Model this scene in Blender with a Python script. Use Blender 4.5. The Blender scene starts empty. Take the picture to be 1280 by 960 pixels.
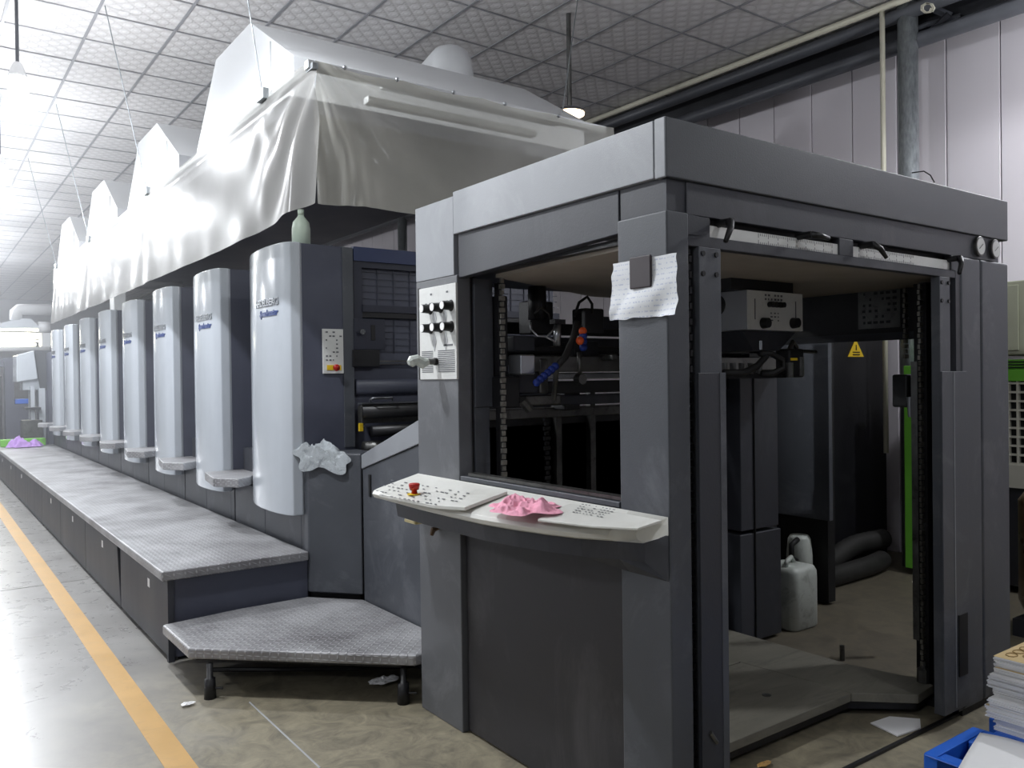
import bpy, bmesh, math, random
from mathutils import Vector, Matrix, noise
random.seed(7)
PI = math.pi
SC = bpy.context.scene
COL = SC.collection

# ------------------------------------------------------------------ camera
YAW, PITCH, ROLL, FPX, CH = math.radians(35.95378), math.radians(-0.45787), math.radians(0.73114), 1032.577, 1.55
_f = Vector((math.sin(YAW)*math.cos(PITCH), math.cos(YAW)*math.cos(PITCH), math.sin(PITCH)))
_r = Vector((math.cos(YAW), -math.sin(YAW), 0))
_d = -_r.cross(_f); _d.normalize()
_c, _s = math.cos(ROLL), math.sin(ROLL)
RT, DN, FW = _c*_r+_s*_d, -_s*_r+_c*_d, _f
CAMP = Vector((0, 0, CH))
cd = bpy.data.cameras.new('camera'); cam = bpy.data.objects.new('camera', cd); COL.objects.link(cam)
cd.sensor_width = 36; cd.lens = FPX/1280*36; cd.clip_start = 0.05; cd.clip_end = 200
m = Matrix((RT, -DN, -FW)).transposed().to_4x4(); m.translation = CAMP; cam.matrix_world = m
SC.camera = cam

def at(px, py, **k):
    "real point where the sight line of a photograph pixel meets a real plane X=, Y= or Z="
    v = RT*((px-640)/FPX)+DN*((py-480)/FPX)+FW
    (a, val), = k.items(); i = 'XYZ'.index(a)
    return CAMP+v*((val-CAMP[i])/v[i])

# ------------------------------------------------------------------ world, exposure
w = bpy.data.worlds.new('world'); SC.world = w; w.use_nodes = True
w.node_tree.nodes['Background'].inputs[0].default_value = (.75, .8, .9, 1)
w.node_tree.nodes['Background'].inputs[1].default_value = .4
SC.view_settings.view_transform = 'Standard'; SC.view_settings.look = 'None'
SC.view_settings.gamma = 1; SC.view_settings.exposure = 0.3; SC.view_settings.use_curve_mapping = False
HAZE = .022            # density of the added veil haze
LAMP_W = 150          # power of one high bay lamp
LAMP_COL = (.93, .96, 1.0)
AISLE_LAMPS = [(.66, 7.07, 3.74), (.77, 10.1, 3.76), (.7, 13.1, 3.8), (.7, 16.2, 3.8), (.7, 19.3, 3.8), (.7, 22.5, 3.8)]
OTHER_LAMPS = [(.6, 4.04, 3.8), (-3.2, 8.0, 3.8), (-3.2, 14.0, 3.8), (-3.2, 20.0, 3.8), (-3.2, -.5, 3.9), (6.0, 1.35, 3.9), (2.9, -1.3, 3.9)]

# ------------------------------------------------------------------ materials
def lin(c):
    return tuple(((x/255)/12.92 if x/255 <= .04045 else ((x/255+.055)/1.055)**2.4) for x in c)
def newmat(name):
    m = bpy.data.materials.new(name); m.use_nodes = True
    nt = m.node_tree; b = nt.nodes['Principled BSDF']
    return m, nt, b
def N(nt, t, **kw):
    n = nt.nodes.new(t)
    for k, v in kw.items():
        if k == 'inp':
            for kk, vv in v.items(): n.inputs[kk].default_value = vv
        else: setattr(n, k, v)
    return n
def math_n(nt, op, a, b=None, c=None):
    n = nt.nodes.new('ShaderNodeMath'); n.operation = op
    for i, v in enumerate((a, b, c)):
        if v is None: continue
        if isinstance(v, (int, float)): n.inputs[i].default_value = v
        else: nt.links.new(v, n.inputs[i])
    return n.outputs[0]
def mat(name, rgb, rough=.5, metal=0, var=.12, scale=3, bump=.0, bscale=60, streak=0, spec=.5, coat=0, wear=None, wamt=.5, wscale=4, stretch=(1, 1, 1)):
    m, nt, b = newmat(name); L = nt.links.new
    col = lin(rgb); g = N(nt, 'ShaderNodeNewGeometry')
    mp = N(nt, 'ShaderNodeMapping'); mp.inputs['Scale'].default_value = stretch; L(g.outputs['Position'], mp.inputs[0])
    P = mp.outputs[0]
    n1 = N(nt, 'ShaderNodeTexNoise', inp={'Scale': scale, 'Detail': 5, 'Roughness': .6}); L(P, n1.inputs['Vector'])
    r = N(nt, 'ShaderNodeValToRGB'); L(n1.outputs[0], r.inputs[0])
    r.color_ramp.elements[0].position = .3; r.color_ramp.elements[1].position = .72
    r.color_ramp.elements[0].color = (*[x*(1-var) for x in col], 1); r.color_ramp.elements[1].color = (*[min(1, x*(1+var)) for x in col], 1)
    out = r.outputs[0]
    if wear:
        n2 = N(nt, 'ShaderNodeTexNoise', inp={'Scale': wscale, 'Detail': 8, 'Roughness': .72, 'Distortion': .6}); L(P, n2.inputs['Vector'])
        r2 = N(nt, 'ShaderNodeValToRGB'); L(n2.outputs[0], r2.inputs[0])
        r2.color_ramp.elements[0].position = .52; r2.color_ramp.elements[1].position = .72
        r2.color_ramp.elements[0].color = (0, 0, 0, 1); r2.color_ramp.elements[1].color = (wamt, wamt, wamt, 1)
        mx = N(nt, 'ShaderNodeMix', data_type='RGBA'); L(r2.outputs[0], mx.inputs[0]); L(out, mx.inputs[6]); mx.inputs[7].default_value = (*lin(wear), 1)
        out = mx.outputs[2]
    L(out, b.inputs['Base Color'])
    rr = math_n(nt, 'MULTIPLY_ADD', n1.outputs[0], .25, rough-.12); L(rr, b.inputs['Roughness'])
    b.inputs['Metallic'].default_value = metal; b.inputs['Specular IOR Level'].default_value = spec
    if coat: b.inputs['Coat Weight'].default_value = coat; b.inputs['Coat Roughness'].default_value = .08
    if bump:
        n3 = N(nt, 'ShaderNodeTexNoise', inp={'Scale': bscale, 'Detail': 3}); L(g.outputs['Position'], n3.inputs['Vector'])
        bp = N(nt, 'ShaderNodeBump', inp={'Strength': bump, 'Distance': .004}); L(n3.outputs[0], bp.inputs['Height']); L(bp.outputs[0], b.inputs['Normal'])
    return m
M = {}
M['body_grey'] = mat('grey_machine_paint', (76, 79, 85), .45, var=.12, scale=2.2, bump=.12, bscale=180, wear=(132, 134, 140), wamt=.35, wscale=3)
M['light_grey'] = mat('light_grey_machine_paint', (142, 145, 150), .42, var=.07, scale=2, bump=.1, bscale=200, wear=(175, 178, 182), wamt=.3, wscale=2.5)
M['rear_grey'] = mat('worn_grey_paint_half_lit', (98, 100, 104), .42, var=.14, scale=2.2, bump=.1, bscale=200, wear=(150, 151, 154), wamt=.35, wscale=3)  # lighter copy of the column paint, with the light on the rear painted in
M['panel_dark'] = mat('scuffed_dark_panel', (44, 43, 47), .5, var=.14, scale=2, wear=(92, 90, 92), wamt=.4, wscale=2.5, stretch=(1, 1, .5))
M['front_grey'] = mat('shade_toned_machine_paint', (68, 71, 76), .45, var=.08, scale=2, bump=.12, bscale=200)  # dark copy of the beam paint, shade of the front put into the colour
M['dark_grey'] = mat('dark_grey_machine_paint', (52, 54, 61), .5, var=.15, scale=2.5, bump=.1, bscale=120, wear=(95, 95, 100), wamt=.3, wscale=3, stretch=(1, 1, .35))
M['slate'] = mat('slate_blue_machine_paint', (74, 77, 91), .45, var=.1, scale=2, wear=(92, 96, 110), wamt=.25)
M['black_paint'] = mat('black_greasy_metal', (24, 24, 27), .42, var=.25, scale=6, bump=.2, bscale=60)
M['black'] = mat('matt_black', (12, 12, 14), .6, var=.2)
M['steel'] = mat('oily_steel', (105, 105, 103), .35, metal=.85, var=.25, scale=9, wear=(40, 38, 36), wamt=.7, wscale=14)
M['navy_dark'] = mat('dark_blue_black_paint', (40, 43, 57), .5, var=.15)
M['silver'] = mat('clean_steel', (175, 178, 182), .28, metal=.9, var=.1)
M['chain'] = mat('greasy_chain', (140, 138, 130), .4, metal=.8, var=.4, scale=40)
M['navy'] = mat('navy_blue_band', (44, 56, 92), .45, var=.1)
M['white_plastic'] = mat('offwhite_plastic', (222, 222, 216), .35, var=.04, scale=5, wear=(190, 186, 172), wamt=.35, wscale=6)
M['panel_white'] = mat('white_enamel', (214, 215, 212), .35, var=.05, wear=(170, 168, 160), wamt=.3, wscale=8)
M['knob'] = mat('black_knob', (20, 20, 22), .4)
M['print'] = mat('dark_print', (95, 97, 102), .6)
M['print_light'] = mat('light_print', (176, 178, 180), .6)
M['unit_panel'] = mat('glossy_light_grey_cover', (190, 196, 203), .2, var=.05, scale=2, coat=.5, wear=(150, 156, 166), wamt=.25, wscale=2.5, stretch=(1, 1, .3), bump=.35, bscale=5)
M['hood'] = mat('white_sheet_metal', (200, 202, 204), .4, var=.03, bump=.05, bscale=25)
M['red'] = mat('red_button', (170, 28, 20), .35, var=.15)
M['yellow'] = mat('yellow_print', (226, 190, 40), .5)
M['blue_letter'] = mat('blue_lettering', (38, 62, 120), .35)
M['paper'] = mat('white_paper', (248, 248, 248), .7, var=.02, bump=.1, bscale=12)
M['pink_cloth'] = mat('pink_rag', (240, 168, 190), .9, var=.12, scale=9, bump=.6, bscale=150)
M['grey_cloth'] = mat('grey_rag', (178, 184, 188), .9, var=.2, scale=14, bump=.5, bscale=150, wear=(90, 94, 100), wamt=.8, wscale=16)
M['purple_cloth'] = mat('purple_rag', (176, 140, 205), .9, var=.12, scale=9)
M['green'] = mat('green_paint', (112, 190, 62), .45, var=.08)
M['olive'] = mat('olive_grey_paint', (146, 148, 128), .5, var=.07)
M['grille_cream'] = mat('cream_grille', (205, 204, 192), .45, var=.05)
M['brown'] = mat('brown_varnish', (92, 66, 36), .3, var=.3, scale=5, wear=(190, 180, 165), wamt=.5, wscale=9)
M['blue_plastic'] = mat('blue_plastic', (36, 104, 214), .38, var=.1, scale=5, wear=(90, 130, 190), wamt=.3, wscale=8)
M['canister'] = mat('dirty_translucent_plastic', (196, 202, 196), .4, var=.06, wear=(110, 114, 104), wamt=.75, wscale=9)
M['board'] = mat('worn_board', (124, 121, 110), .55, var=.2, scale=3, stretch=(.35, 2, 1), wear=(75, 74, 70), wamt=.6, wscale=6, bump=.3, bscale=30)
M['hose'] = mat('dusty_black_hose', (40, 39, 38), .6, var=.35, scale=8)
M['orange'] = mat('orange_plastic', (235, 95, 40), .4)
M['hose_blue'] = mat('blue_hose_segments', (30, 55, 140), .35)
M['cream'] = mat('cream_pipe', (212, 208, 190), .5, var=.05)
M['galv'] = mat('galvanised_steel', (150, 155, 158), .4, metal=.6, var=.3, scale=45, stretch=(1, 1, .3))
M['pipe_dark'] = mat('grey_pipe_paint', (80, 82, 88), .4, var=.15)
M['pipe_black'] = mat('dark_pipe_paint', (38, 39, 44), .4, var=.15)
M['wall'] = mat('pale_wall_panel', (226, 220, 226), .55, var=.03, scale=.6)
M['wall_far'] = mat('far_wall_panel', (205, 208, 216), .6, var=.04, scale=.5)
M['cream_light'] = mat('yellowish_plastic', (228, 214, 160), .4)
M['inner_ceiling'] = mat('brown_grey_filter_mesh', (158, 150, 138), .7, var=.12, scale=4, bump=.5, bscale=300)
M['magnet'] = mat('dark_plum_magnet', (46, 35, 40), .5)
M['beige_edge'] = mat('olive_adhesive', (140, 132, 90), .5)
M['white_cap'] = mat('white_cap', (240, 240, 240), .4)
M['bottle'] = mat('pale_green_plastic', (190, 204, 190), .4, var=.08)

def emat(name, rgb, s):
    m, nt, b = newmat(name); b.inputs['Emission Color'].default_value = (*lin(rgb), 1); b.inputs['Emission Strength'].default_value = s
    b.inputs['Base Color'].default_value = (*lin(rgb), 1); return m
M['bulb'] = emat('lamp_glow', (245, 250, 255), 30)
M['tube_glow'] = emat('tube_glow', (255, 250, 225), 6)
M['warm_glow'] = emat('warm_lamp_glow', (255, 225, 180), 8)

# diamond tread plate
def tread():
    m, nt, b = newmat('diamond_tread_plate'); L = nt.links.new
    g = N(nt, 'ShaderNodeNewGeometry'); sp = N(nt, 'ShaderNodeSeparateXYZ'); L(g.outputs['Position'], sp.inputs[0])
    s = 1/.03
    zz = math_n(nt, 'MULTIPLY', sp.outputs[2], s)
    u = math_n(nt, 'MULTIPLY_ADD', sp.outputs[0], s, zz); v = math_n(nt, 'MULTIPLY_ADD', sp.outputs[1], s, zz)
    par = math_n(nt, 'MODULO', math_n(nt, 'ABSOLUTE', math_n(nt, 'ADD', math_n(nt, 'FLOOR', u), math_n(nt, 'FLOOR', v))), 2)
    fu = math_n(nt, 'SUBTRACT', math_n(nt, 'FRACT', u), .5); fv = math_n(nt, 'SUBTRACT', math_n(nt, 'FRACT', v), .5)
    p = math_n(nt, 'MULTIPLY', math_n(nt, 'ADD', fu, fv), .707); q = math_n(nt, 'MULTIPLY', math_n(nt, 'SUBTRACT', fu, fv), .707)
    a = math_n(nt, 'ADD', math_n(nt, 'MULTIPLY', p, par), math_n(nt, 'MULTIPLY', q, math_n(nt, 'SUBTRACT', 1, par)))
    c = math_n(nt, 'ADD', math_n(nt, 'MULTIPLY', q, par), math_n(nt, 'MULTIPLY', p, math_n(nt, 'SUBTRACT', 1, par)))
    e = math_n(nt, 'ADD', math_n(nt, 'POWER', math_n(nt, 'ABSOLUTE', math_n(nt, 'DIVIDE', a, .52)), 2), math_n(nt, 'POWER', math_n(nt, 'ABSOLUTE', math_n(nt, 'DIVIDE', c, .17)), 2))
    h = math_n(nt, 'SMOOTH_MAX', math_n(nt, 'SUBTRACT', 1, e), 0, .3)
    n1 = N(nt, 'ShaderNodeTexNoise', inp={'Scale': 2.2, 'Detail': 7, 'Roughness': .65}); L(g.outputs['Position'], n1.inputs['Vector'])
    r = N(nt, 'ShaderNodeValToRGB'); L(n1.outputs[0], r.inputs[0])
    r.color_ramp.elements[0].position = .3; r.color_ramp.elements[1].position = .6
    r.color_ramp.elements[0].color = (*lin((110, 108, 110)), 1); r.color_ramp.elements[1].color = (*lin((168, 168, 170)), 1)
    mx = N(nt, 'ShaderNodeMix', data_type='RGBA'); L(math_n(nt, 'MULTIPLY', h, .45), mx.inputs[0]); L(r.outputs[0], mx.inputs[6]); mx.inputs[7].default_value = (*lin((205, 206, 210)), 1)
    L(mx.outputs[2], b.inputs['Base Color'])
    b.inputs['Metallic'].default_value = .2; b.inputs['Roughness'].default_value = .42
    bp = N(nt, 'ShaderNodeBump', inp={'Strength': .8, 'Distance': .003}); L(h, bp.inputs['Height']); L(bp.outputs[0], b.inputs['Normal'])
    return m
M['tread'] = tread()

def tile_mat():
    m, nt, b = newmat('embossed_ceiling_tile'); L = nt.links.new
    tc = N(nt, 'ShaderNodeTexCoord'); sp = N(nt, 'ShaderNodeSeparateXYZ'); L(tc.outputs['Object'], sp.inputs[0])
    k = 2*PI/.15
    u = math_n(nt, 'SINE', math_n(nt, 'MULTIPLY', sp.outputs[0], k)); v = math_n(nt, 'SINE', math_n(nt, 'MULTIPLY', sp.outputs[1], k))
    d = math_n(nt, 'ABSOLUTE', math_n(nt, 'ADD', u, v))
    s2 = math_n(nt, 'SINE', math_n(nt, 'MULTIPLY', math_n(nt, 'MULTIPLY', u, v), 7))
    h = math_n(nt, 'MULTIPLY_ADD', s2, .25, d)
    r = N(nt, 'ShaderNodeValToRGB'); L(math_n(nt, 'MULTIPLY', d, .5), r.inputs[0])
    r.color_ramp.elements[0].color = (*lin((208, 205, 204)), 1); r.color_ramp.elements[1].color = (*lin((230, 228, 228)), 1)
    L(r.outputs[0], b.inputs['Base Color']); b.inputs['Roughness'].default_value = .6
    bp = N(nt, 'ShaderNodeBump', inp={'Strength': .4, 'Distance': .005}); L(h, bp.inputs['Height']); L(bp.outputs[0], b.inputs['Normal'])
    return m
M['tile'] = tile_mat()
M['tbar'] = mat('dark_ceiling_rail', (150, 150, 154), .5)

def floor_mat():
    m, nt, b = newmat('worn_sealed_concrete'); L = nt.links.new
    g = N(nt, 'ShaderNodeNewGeometry'); P = g.outputs['Position']; sp = N(nt, 'ShaderNodeSeparateXYZ'); L(P, sp.inputs[0])
    n1 = N(nt, 'ShaderNodeTexNoise', inp={'Scale': 1.3, 'Detail': 9, 'Roughness': .65, 'Distortion': .5}); L(P, n1.inputs['Vector'])
    n2 = N(nt, 'ShaderNodeTexNoise', inp={'Scale': 7, 'Detail': 9, 'Roughness': .7, 'Distortion': 1.2}); L(P, n2.inputs['Vector'])
    r = N(nt, 'ShaderNodeValToRGB'); L(n1.outputs[0], r.inputs[0])
    r.color_ramp.elements[0].position = .33; r.color_ramp.elements[1].position = .68
    r.color_ramp.elements[0].color = (*lin((132, 130, 128)), 1); r.color_ramp.elements[1].color = (*lin((168, 167, 165)), 1)
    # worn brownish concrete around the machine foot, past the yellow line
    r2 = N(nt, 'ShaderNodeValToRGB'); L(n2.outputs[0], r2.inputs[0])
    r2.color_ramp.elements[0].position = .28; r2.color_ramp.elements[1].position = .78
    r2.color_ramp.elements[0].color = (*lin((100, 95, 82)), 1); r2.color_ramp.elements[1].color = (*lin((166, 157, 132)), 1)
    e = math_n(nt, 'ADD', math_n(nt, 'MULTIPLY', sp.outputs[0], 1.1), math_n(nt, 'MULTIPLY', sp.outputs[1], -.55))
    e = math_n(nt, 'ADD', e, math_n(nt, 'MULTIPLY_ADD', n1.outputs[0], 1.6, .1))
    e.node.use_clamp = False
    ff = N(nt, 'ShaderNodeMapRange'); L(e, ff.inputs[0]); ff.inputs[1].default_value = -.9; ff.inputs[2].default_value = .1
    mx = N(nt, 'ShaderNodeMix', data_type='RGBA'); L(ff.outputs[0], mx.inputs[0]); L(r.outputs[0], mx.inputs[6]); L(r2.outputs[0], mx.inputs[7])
    # shade behind and inside the delivery frame, darkened into the floor colour
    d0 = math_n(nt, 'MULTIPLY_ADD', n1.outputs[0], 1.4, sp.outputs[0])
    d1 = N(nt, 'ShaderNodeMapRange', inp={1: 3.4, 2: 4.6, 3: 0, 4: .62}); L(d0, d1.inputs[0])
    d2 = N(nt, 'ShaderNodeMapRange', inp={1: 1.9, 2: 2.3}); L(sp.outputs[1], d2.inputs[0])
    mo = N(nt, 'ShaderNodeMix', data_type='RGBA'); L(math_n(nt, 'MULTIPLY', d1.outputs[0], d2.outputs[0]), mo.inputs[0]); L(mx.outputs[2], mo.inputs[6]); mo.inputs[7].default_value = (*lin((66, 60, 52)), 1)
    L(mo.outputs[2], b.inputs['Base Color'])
    L(math_n(nt, 'MULTIPLY_ADD', ff.outputs[0], .3, math_n(nt, 'MULTIPLY_ADD', n2.outputs[0], .2, .19)), b.inputs['Roughness'])
    bp = N(nt, 'ShaderNodeBump', inp={'Strength': .15, 'Distance': .004}); L(n2.outputs[0], bp.inputs['Height']); L(bp.outputs[0], b.inputs['Normal'])
    return m
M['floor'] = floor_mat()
M['line'] = mat('worn_yellow_floor_paint', (200, 158, 92), .4, var=.08, scale=5, wear=(176, 140, 90), wamt=.6, wscale=9)
M['joint'] = mat('dark_joint', (84, 82, 78), .7)

def film(name, opaque, rgb):
    m, nt, b = newmat(name); L = nt.links.new
    b.inputs['Base Color'].default_value = (*lin(rgb), 1); b.inputs['Roughness'].default_value = .36
    b.inputs['Coat Weight'].default_value = .25; b.inputs['Coat Roughness'].default_value = .12
    tr = N(nt, 'ShaderNodeBsdfTransparent', inp={'Color': (.93, .93, .9, 1)}); tl = N(nt, 'ShaderNodeBsdfTranslucent', inp={'Color': (*lin(rgb), 1)})
    g = N(nt, 'ShaderNodeNewGeometry')
    n = N(nt, 'ShaderNodeTexNoise', inp={'Scale': 1.7, 'Detail': 6}); L(g.outputs['Position'], n.inputs['Vector'])
    m1 = N(nt, 'ShaderNodeMixShader', inp={0: .4}); L(b.outputs[0], m1.inputs[1]); L(tl.outputs[0], m1.inputs[2])
    m2 = N(nt, 'ShaderNodeMixShader'); L(math_n(nt, 'MULTIPLY_ADD', n.outputs[0], .35, opaque-.17), m2.inputs[0]); L(tr.outputs[0], m2.inputs[1]); L(m1.outputs[0], m2.inputs[2])
    L(m2.outputs[0], nt.nodes['Material Output'].inputs[0])
    return m
M['film'] = film('pvc_film_lit_side', .66, (150, 149, 146))  # more opaque copy of one film, whitened as if strongly lit
M['film_clear'] = film('pvc_film_dim_front', .46, (216, 214, 204))  # clearer copy of the same film, for its dimly lit front

def brick_print(name, a, b_, sx, sy):
    "printed sheet: fine ruled marks"
    m, nt, b = newmat(name); L = nt.links.new
    g = N(nt, 'ShaderNodeNewGeometry'); sp = N(nt, 'ShaderNodeSeparateXYZ'); L(g.outputs['Position'], sp.inputs[0])
    n = N(nt, 'ShaderNodeTexNoise', inp={'Scale': 1, 'Detail': 2})
    mp = N(nt, 'ShaderNodeMapping'); mp.inputs['Scale'].default_value = (sx, sx, sy); L(g.outputs['Position'], mp.inputs[0]); L(mp.outputs[0], n.inputs['Vector'])
    row = math_n(nt, 'FRACT', math_n(nt, 'MULTIPLY', sp.outputs[2], 62))
    k = math_n(nt, 'MULTIPLY', math_n(nt, 'GREATER_THAN', row, .72), math_n(nt, 'GREATER_THAN', n.outputs[0], .52))
    mx = N(nt, 'ShaderNodeMix', data_type='RGBA'); L(math_n(nt, 'MULTIPLY', k, .38), mx.inputs[0]); mx.inputs[6].default_value = (*lin(a), 1); mx.inputs[7].default_value = (*lin(b_), 1)
    L(mx.outputs[2], b.inputs['Base Color']); b.inputs['Roughness'].default_value = .7
    return m
M['note'] = brick_print('handwritten_note_paper', (232, 235, 238), (120, 140, 190), 160, 90)

# ------------------------------------------------------------------ mesh helpers
ORG = {}
class MB:
    def __init__(s): s.v = []; s.f = []
    def add(s, vs, fs):
        o = len(s.v); s.v += [tuple(x) for x in vs]; s.f += [tuple(i+o for i in f) for f in fs]; return s
    def box(s, a, b):
        x0, y0, z0 = a; x1, y1, z1 = b
        return s.add([(x0,y0,z0),(x1,y0,z0),(x1,y1,z0),(x0,y1,z0),(x0,y0,z1),(x1,y0,z1),(x1,y1,z1),(x0,y1,z1)],
                     [(0,3,2,1),(4,5,6,7),(0,1,5,4),(1,2,6,5),(2,3,7,6),(3,0,4,7)])
    def prism(s, poly, ax, a, b):
        n = len(poly)
        def P(p, t): return {'x': (t, p[0], p[1]), 'y': (p[0], t, p[1]), 'z': (p[0], p[1], t)}[ax]
        return s.add([P(p, a) for p in poly]+[P(p, b) for p in poly], [tuple(range(n)), tuple(range(2*n-1, n-1, -1))]+[(i, (i+1) % n, n+(i+1) % n, n+i) for i in range(n)])
    def tube(s, pts, r, n=10, cap=True):
        pts = [Vector(p) for p in pts]; k = len(pts); rs = r if isinstance(r, (list, tuple)) else [r]*k
        t0 = (pts[1]-pts[0]).normalized(); up = Vector((0, 0, 1)) if abs(t0.z) < .9 else Vector((1, 0, 0)); u = t0.cross(up).normalized()
        vs = []
        for i, p in enumerate(pts):
            t = (pts[min(i+1, k-1)]-pts[max(i-1, 0)]).normalized(); u = (u-t*u.dot(t)).normalized(); w_ = t.cross(u)
            vs += [p+(u*math.cos(2*PI*j/n)+w_*math.sin(2*PI*j/n))*rs[i] for j in range(n)]
        fs = [(i*n+j, i*n+(j+1) % n, (i+1)*n+(j+1) % n, (i+1)*n+j) for i in range(k-1) for j in range(n)]
        if cap: fs += [tuple(range(n))[::-1], tuple(range((k-1)*n, k*n))]
        return s.add(vs, fs)
    def cyl(s, a, b, r, r2=None, n=16): return s.tube([a, b], [r, r if r2 is None else r2], n)
    def grid(s, fn, nu, nv):
        vs = [fn(i/nu, j/nv) for j in range(nv+1) for i in range(nu+1)]
        return s.add(vs, [(j*(nu+1)+i, j*(nu+1)+i+1, (j+1)*(nu+1)+i+1, (j+1)*(nu+1)+i) for j in range(nv) for i in range(nu)])
    def ball(s, c, r, nu=12, nv=8, sc=(1, 1, 1)):
        return s.grid(lambda u, v: (c[0]+r*sc[0]*math.sin(PI*v)*math.cos(2*PI*u), c[1]+r*sc[1]*math.sin(PI*v)*math.sin(2*PI*u), c[2]+r*sc[2]*math.cos(PI*v)), nu, nv)
    def quad(s, *p): return s.add(p, [tuple(range(len(p)))])
    def build(s, name, m, parent=None, bevel=0, smooth=False, solid=0, **tags):
        me = bpy.data.meshes.new(name); o_ = ORG.get(parent.name, Vector()) if parent else Vector(tags.pop('org', (0, 0, 0)))
        me.from_pydata([tuple(Vector(v)-o_) for v in s.v], [], s.f)
        bm = bmesh.new(); bm.from_mesh(me)
        bmesh.ops.remove_doubles(bm, verts=bm.verts, dist=1e-5)
        bmesh.ops.recalc_face_normals(bm, faces=bm.faces); bm.to_mesh(me); bm.free()
        me.materials.append(M[m] if isinstance(m, str) else m)
        ob = bpy.data.objects.new(name, me); COL.objects.link(ob)
        if parent: ob.parent = parent; ORG[ob.name] = o_
        else: ob.location = o_; ORG[ob.name] = o_
        if smooth:
            for p in me.polygons: p.use_smooth = True
        if solid:
            md = ob.modifiers.new('thickness', 'SOLIDIFY'); md.thickness = solid; md.offset = 0
        if bevel:
            md = ob.modifiers.new('bevel', 'BEVEL'); md.width = bevel; md.segments = 2; md.limit_method = 'ANGLE'
            for p in me.polygons: p.use_smooth = True
            md.harden_normals = True
        if name in ('printed_marks', 'scale_ticks', 'ruled_table', 'wire_grille', 'grille', 'printed_pattern', 'lift_chain', 'rear_chain', 'sheets'): ob['kind'] = 'stuff'
        for k, v in tags.items(): ob[k] = v
        return ob
def thing(name, label, cat, loc, group=None):
    o = bpy.data.objects.new(name, None); COL.objects.link(o); o.location = loc; o.empty_display_size = .1
    o['label'] = label; o['category'] = cat
    if group: o['group'] = group
    ORG[o.name] = Vector(loc); return o
def copy_tree(o, parent=None):
    c = o.copy(); COL.objects.link(c)
    if parent: c.parent = parent
    ORG[c.name] = ORG.get(o.name, Vector())
    for ch in [x for x in COL.objects if x.parent == o]: copy_tree(ch, c)
    return c
def text_mesh(txt, size, extrude, shear=0, bold=0):
    cu = bpy.data.curves.new('lettering', 'FONT'); cu.body = txt; cu.size = size; cu.extrude = extrude; cu.shear = shear; cu.offset = bold; cu.resolution_u = 3
    ob = bpy.data.objects.new('lettering', cu); me = bpy.data.meshes.new_from_object(ob)
    vs = [tuple(v.co) for v in me.vertices]; fs = [tuple(p.vertices) for p in me.polygons]
    bpy.data.objects.remove(ob); return vs, fs
def cloth(c, rx, ry, h, seed, n=40, rot=0, sharp=2.2, droop=None):
    "crumpled rag lying on a surface"
    mb = MB(); c = Vector(c)
    def fn(u, v):
        a = 2*PI*u; rr = v*(1+.55*noise.noise(Vector((math.cos(a)*1.9, math.sin(a)*1.9, seed))))
        x = rx*rr*math.cos(a); y = ry*rr*math.sin(a)
        f = noise.noise(Vector((x/rx*sharp, y/ry*sharp, seed+3)))
        f2 = abs(noise.noise(Vector((x/rx*sharp*2.1, y/ry*sharp*2.1, seed+9))))
        z = max(.004, h*(1-v**3)*(.45+1.1*f)+h*.8*(.3-f2)*(1-v**6)+.01)
        x2 = x*math.cos(rot)-y*math.sin(rot); y2 = x*math.sin(rot)+y*math.cos(rot)
        p = Vector((x2, y2, z))
        if droop: p = droop(p)
        return c+p
    return mb.grid(fn, n*2, n//2)
def chain(mb, x, y, z0, z1, w_=.018, axis='x'):
    z = z0; i = 0
    while z < z1:
        a = w_ if i % 2 == 0 else w_*.6
        if axis == 'x': mb.box((x-a, y-.006, z), (x+a, y+.006, z+.02))
        else: mb.box((x-.006, y-a, z), (x+.006, y+a, z+.02))
        z += .0255; i += 1
    return mb
def dashes(mb, fn, x0, x1, y0, y1, nx, ny, seed, keep=.6, hh=.3):
    "little flat printed marks on a surface given by fn(u,v,lift)"
    rnd = random.Random(seed); du = (x1-x0)/nx; dv = (y1-y0)/ny
    for i in range(nx):
        for j in range(ny):
            if rnd.random() > keep: continue
            a = x0+(i+.15)*du; b = a+du*rnd.uniform(.3, .75); c = y0+(j+.35)*dv; d = c+dv*hh
            mb.quad(fn(a, c), fn(b, c), fn(b, d), fn(a, d))
    return mb
S = {'kind': 'structure'}

# ================================================================== SETTING
CZ = 4.52
XW = 6.85
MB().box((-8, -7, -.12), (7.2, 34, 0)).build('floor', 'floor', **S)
floor = bpy.data.objects['floor']
MB().box((.795, -7, .0), (.905, 34, .0015)).build('yellow_line', 'line', floor)
mb = MB()
for y in (-.5, 4.9+.0, 9.7, 14.5, 19.3): mb.box((-8, y+2.35, 0), (1.1, y+2.356, .0012))
mb.build('floor_joint', 'joint', floor)
p0, p1 = at(312, 878, Z=0), at(400, 960, Z=0)
MB().tube([(p0.x, p0.y, .0005), (p1.x, p1.y, .0005)], .004, 5).build('floor_joint', 'print_light', floor)
mb = MB()
a, b = at(1062, 958, Z=0), at(1182, 903, Z=0)
mb.prism([(a.x-.4, a.y-.016), (b.x+2.5, b.y-.016), (b.x+2.5, b.y), (a.x-.4, a.y)], 'z', 0, .012)
mb.build('floor_rail', 'black_paint', floor)
mb = MB().box((-8, -7, CZ+.03), (7.2, 34, CZ+.12)); ceil = mb.build('ceiling', 'tbar', **S)
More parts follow.
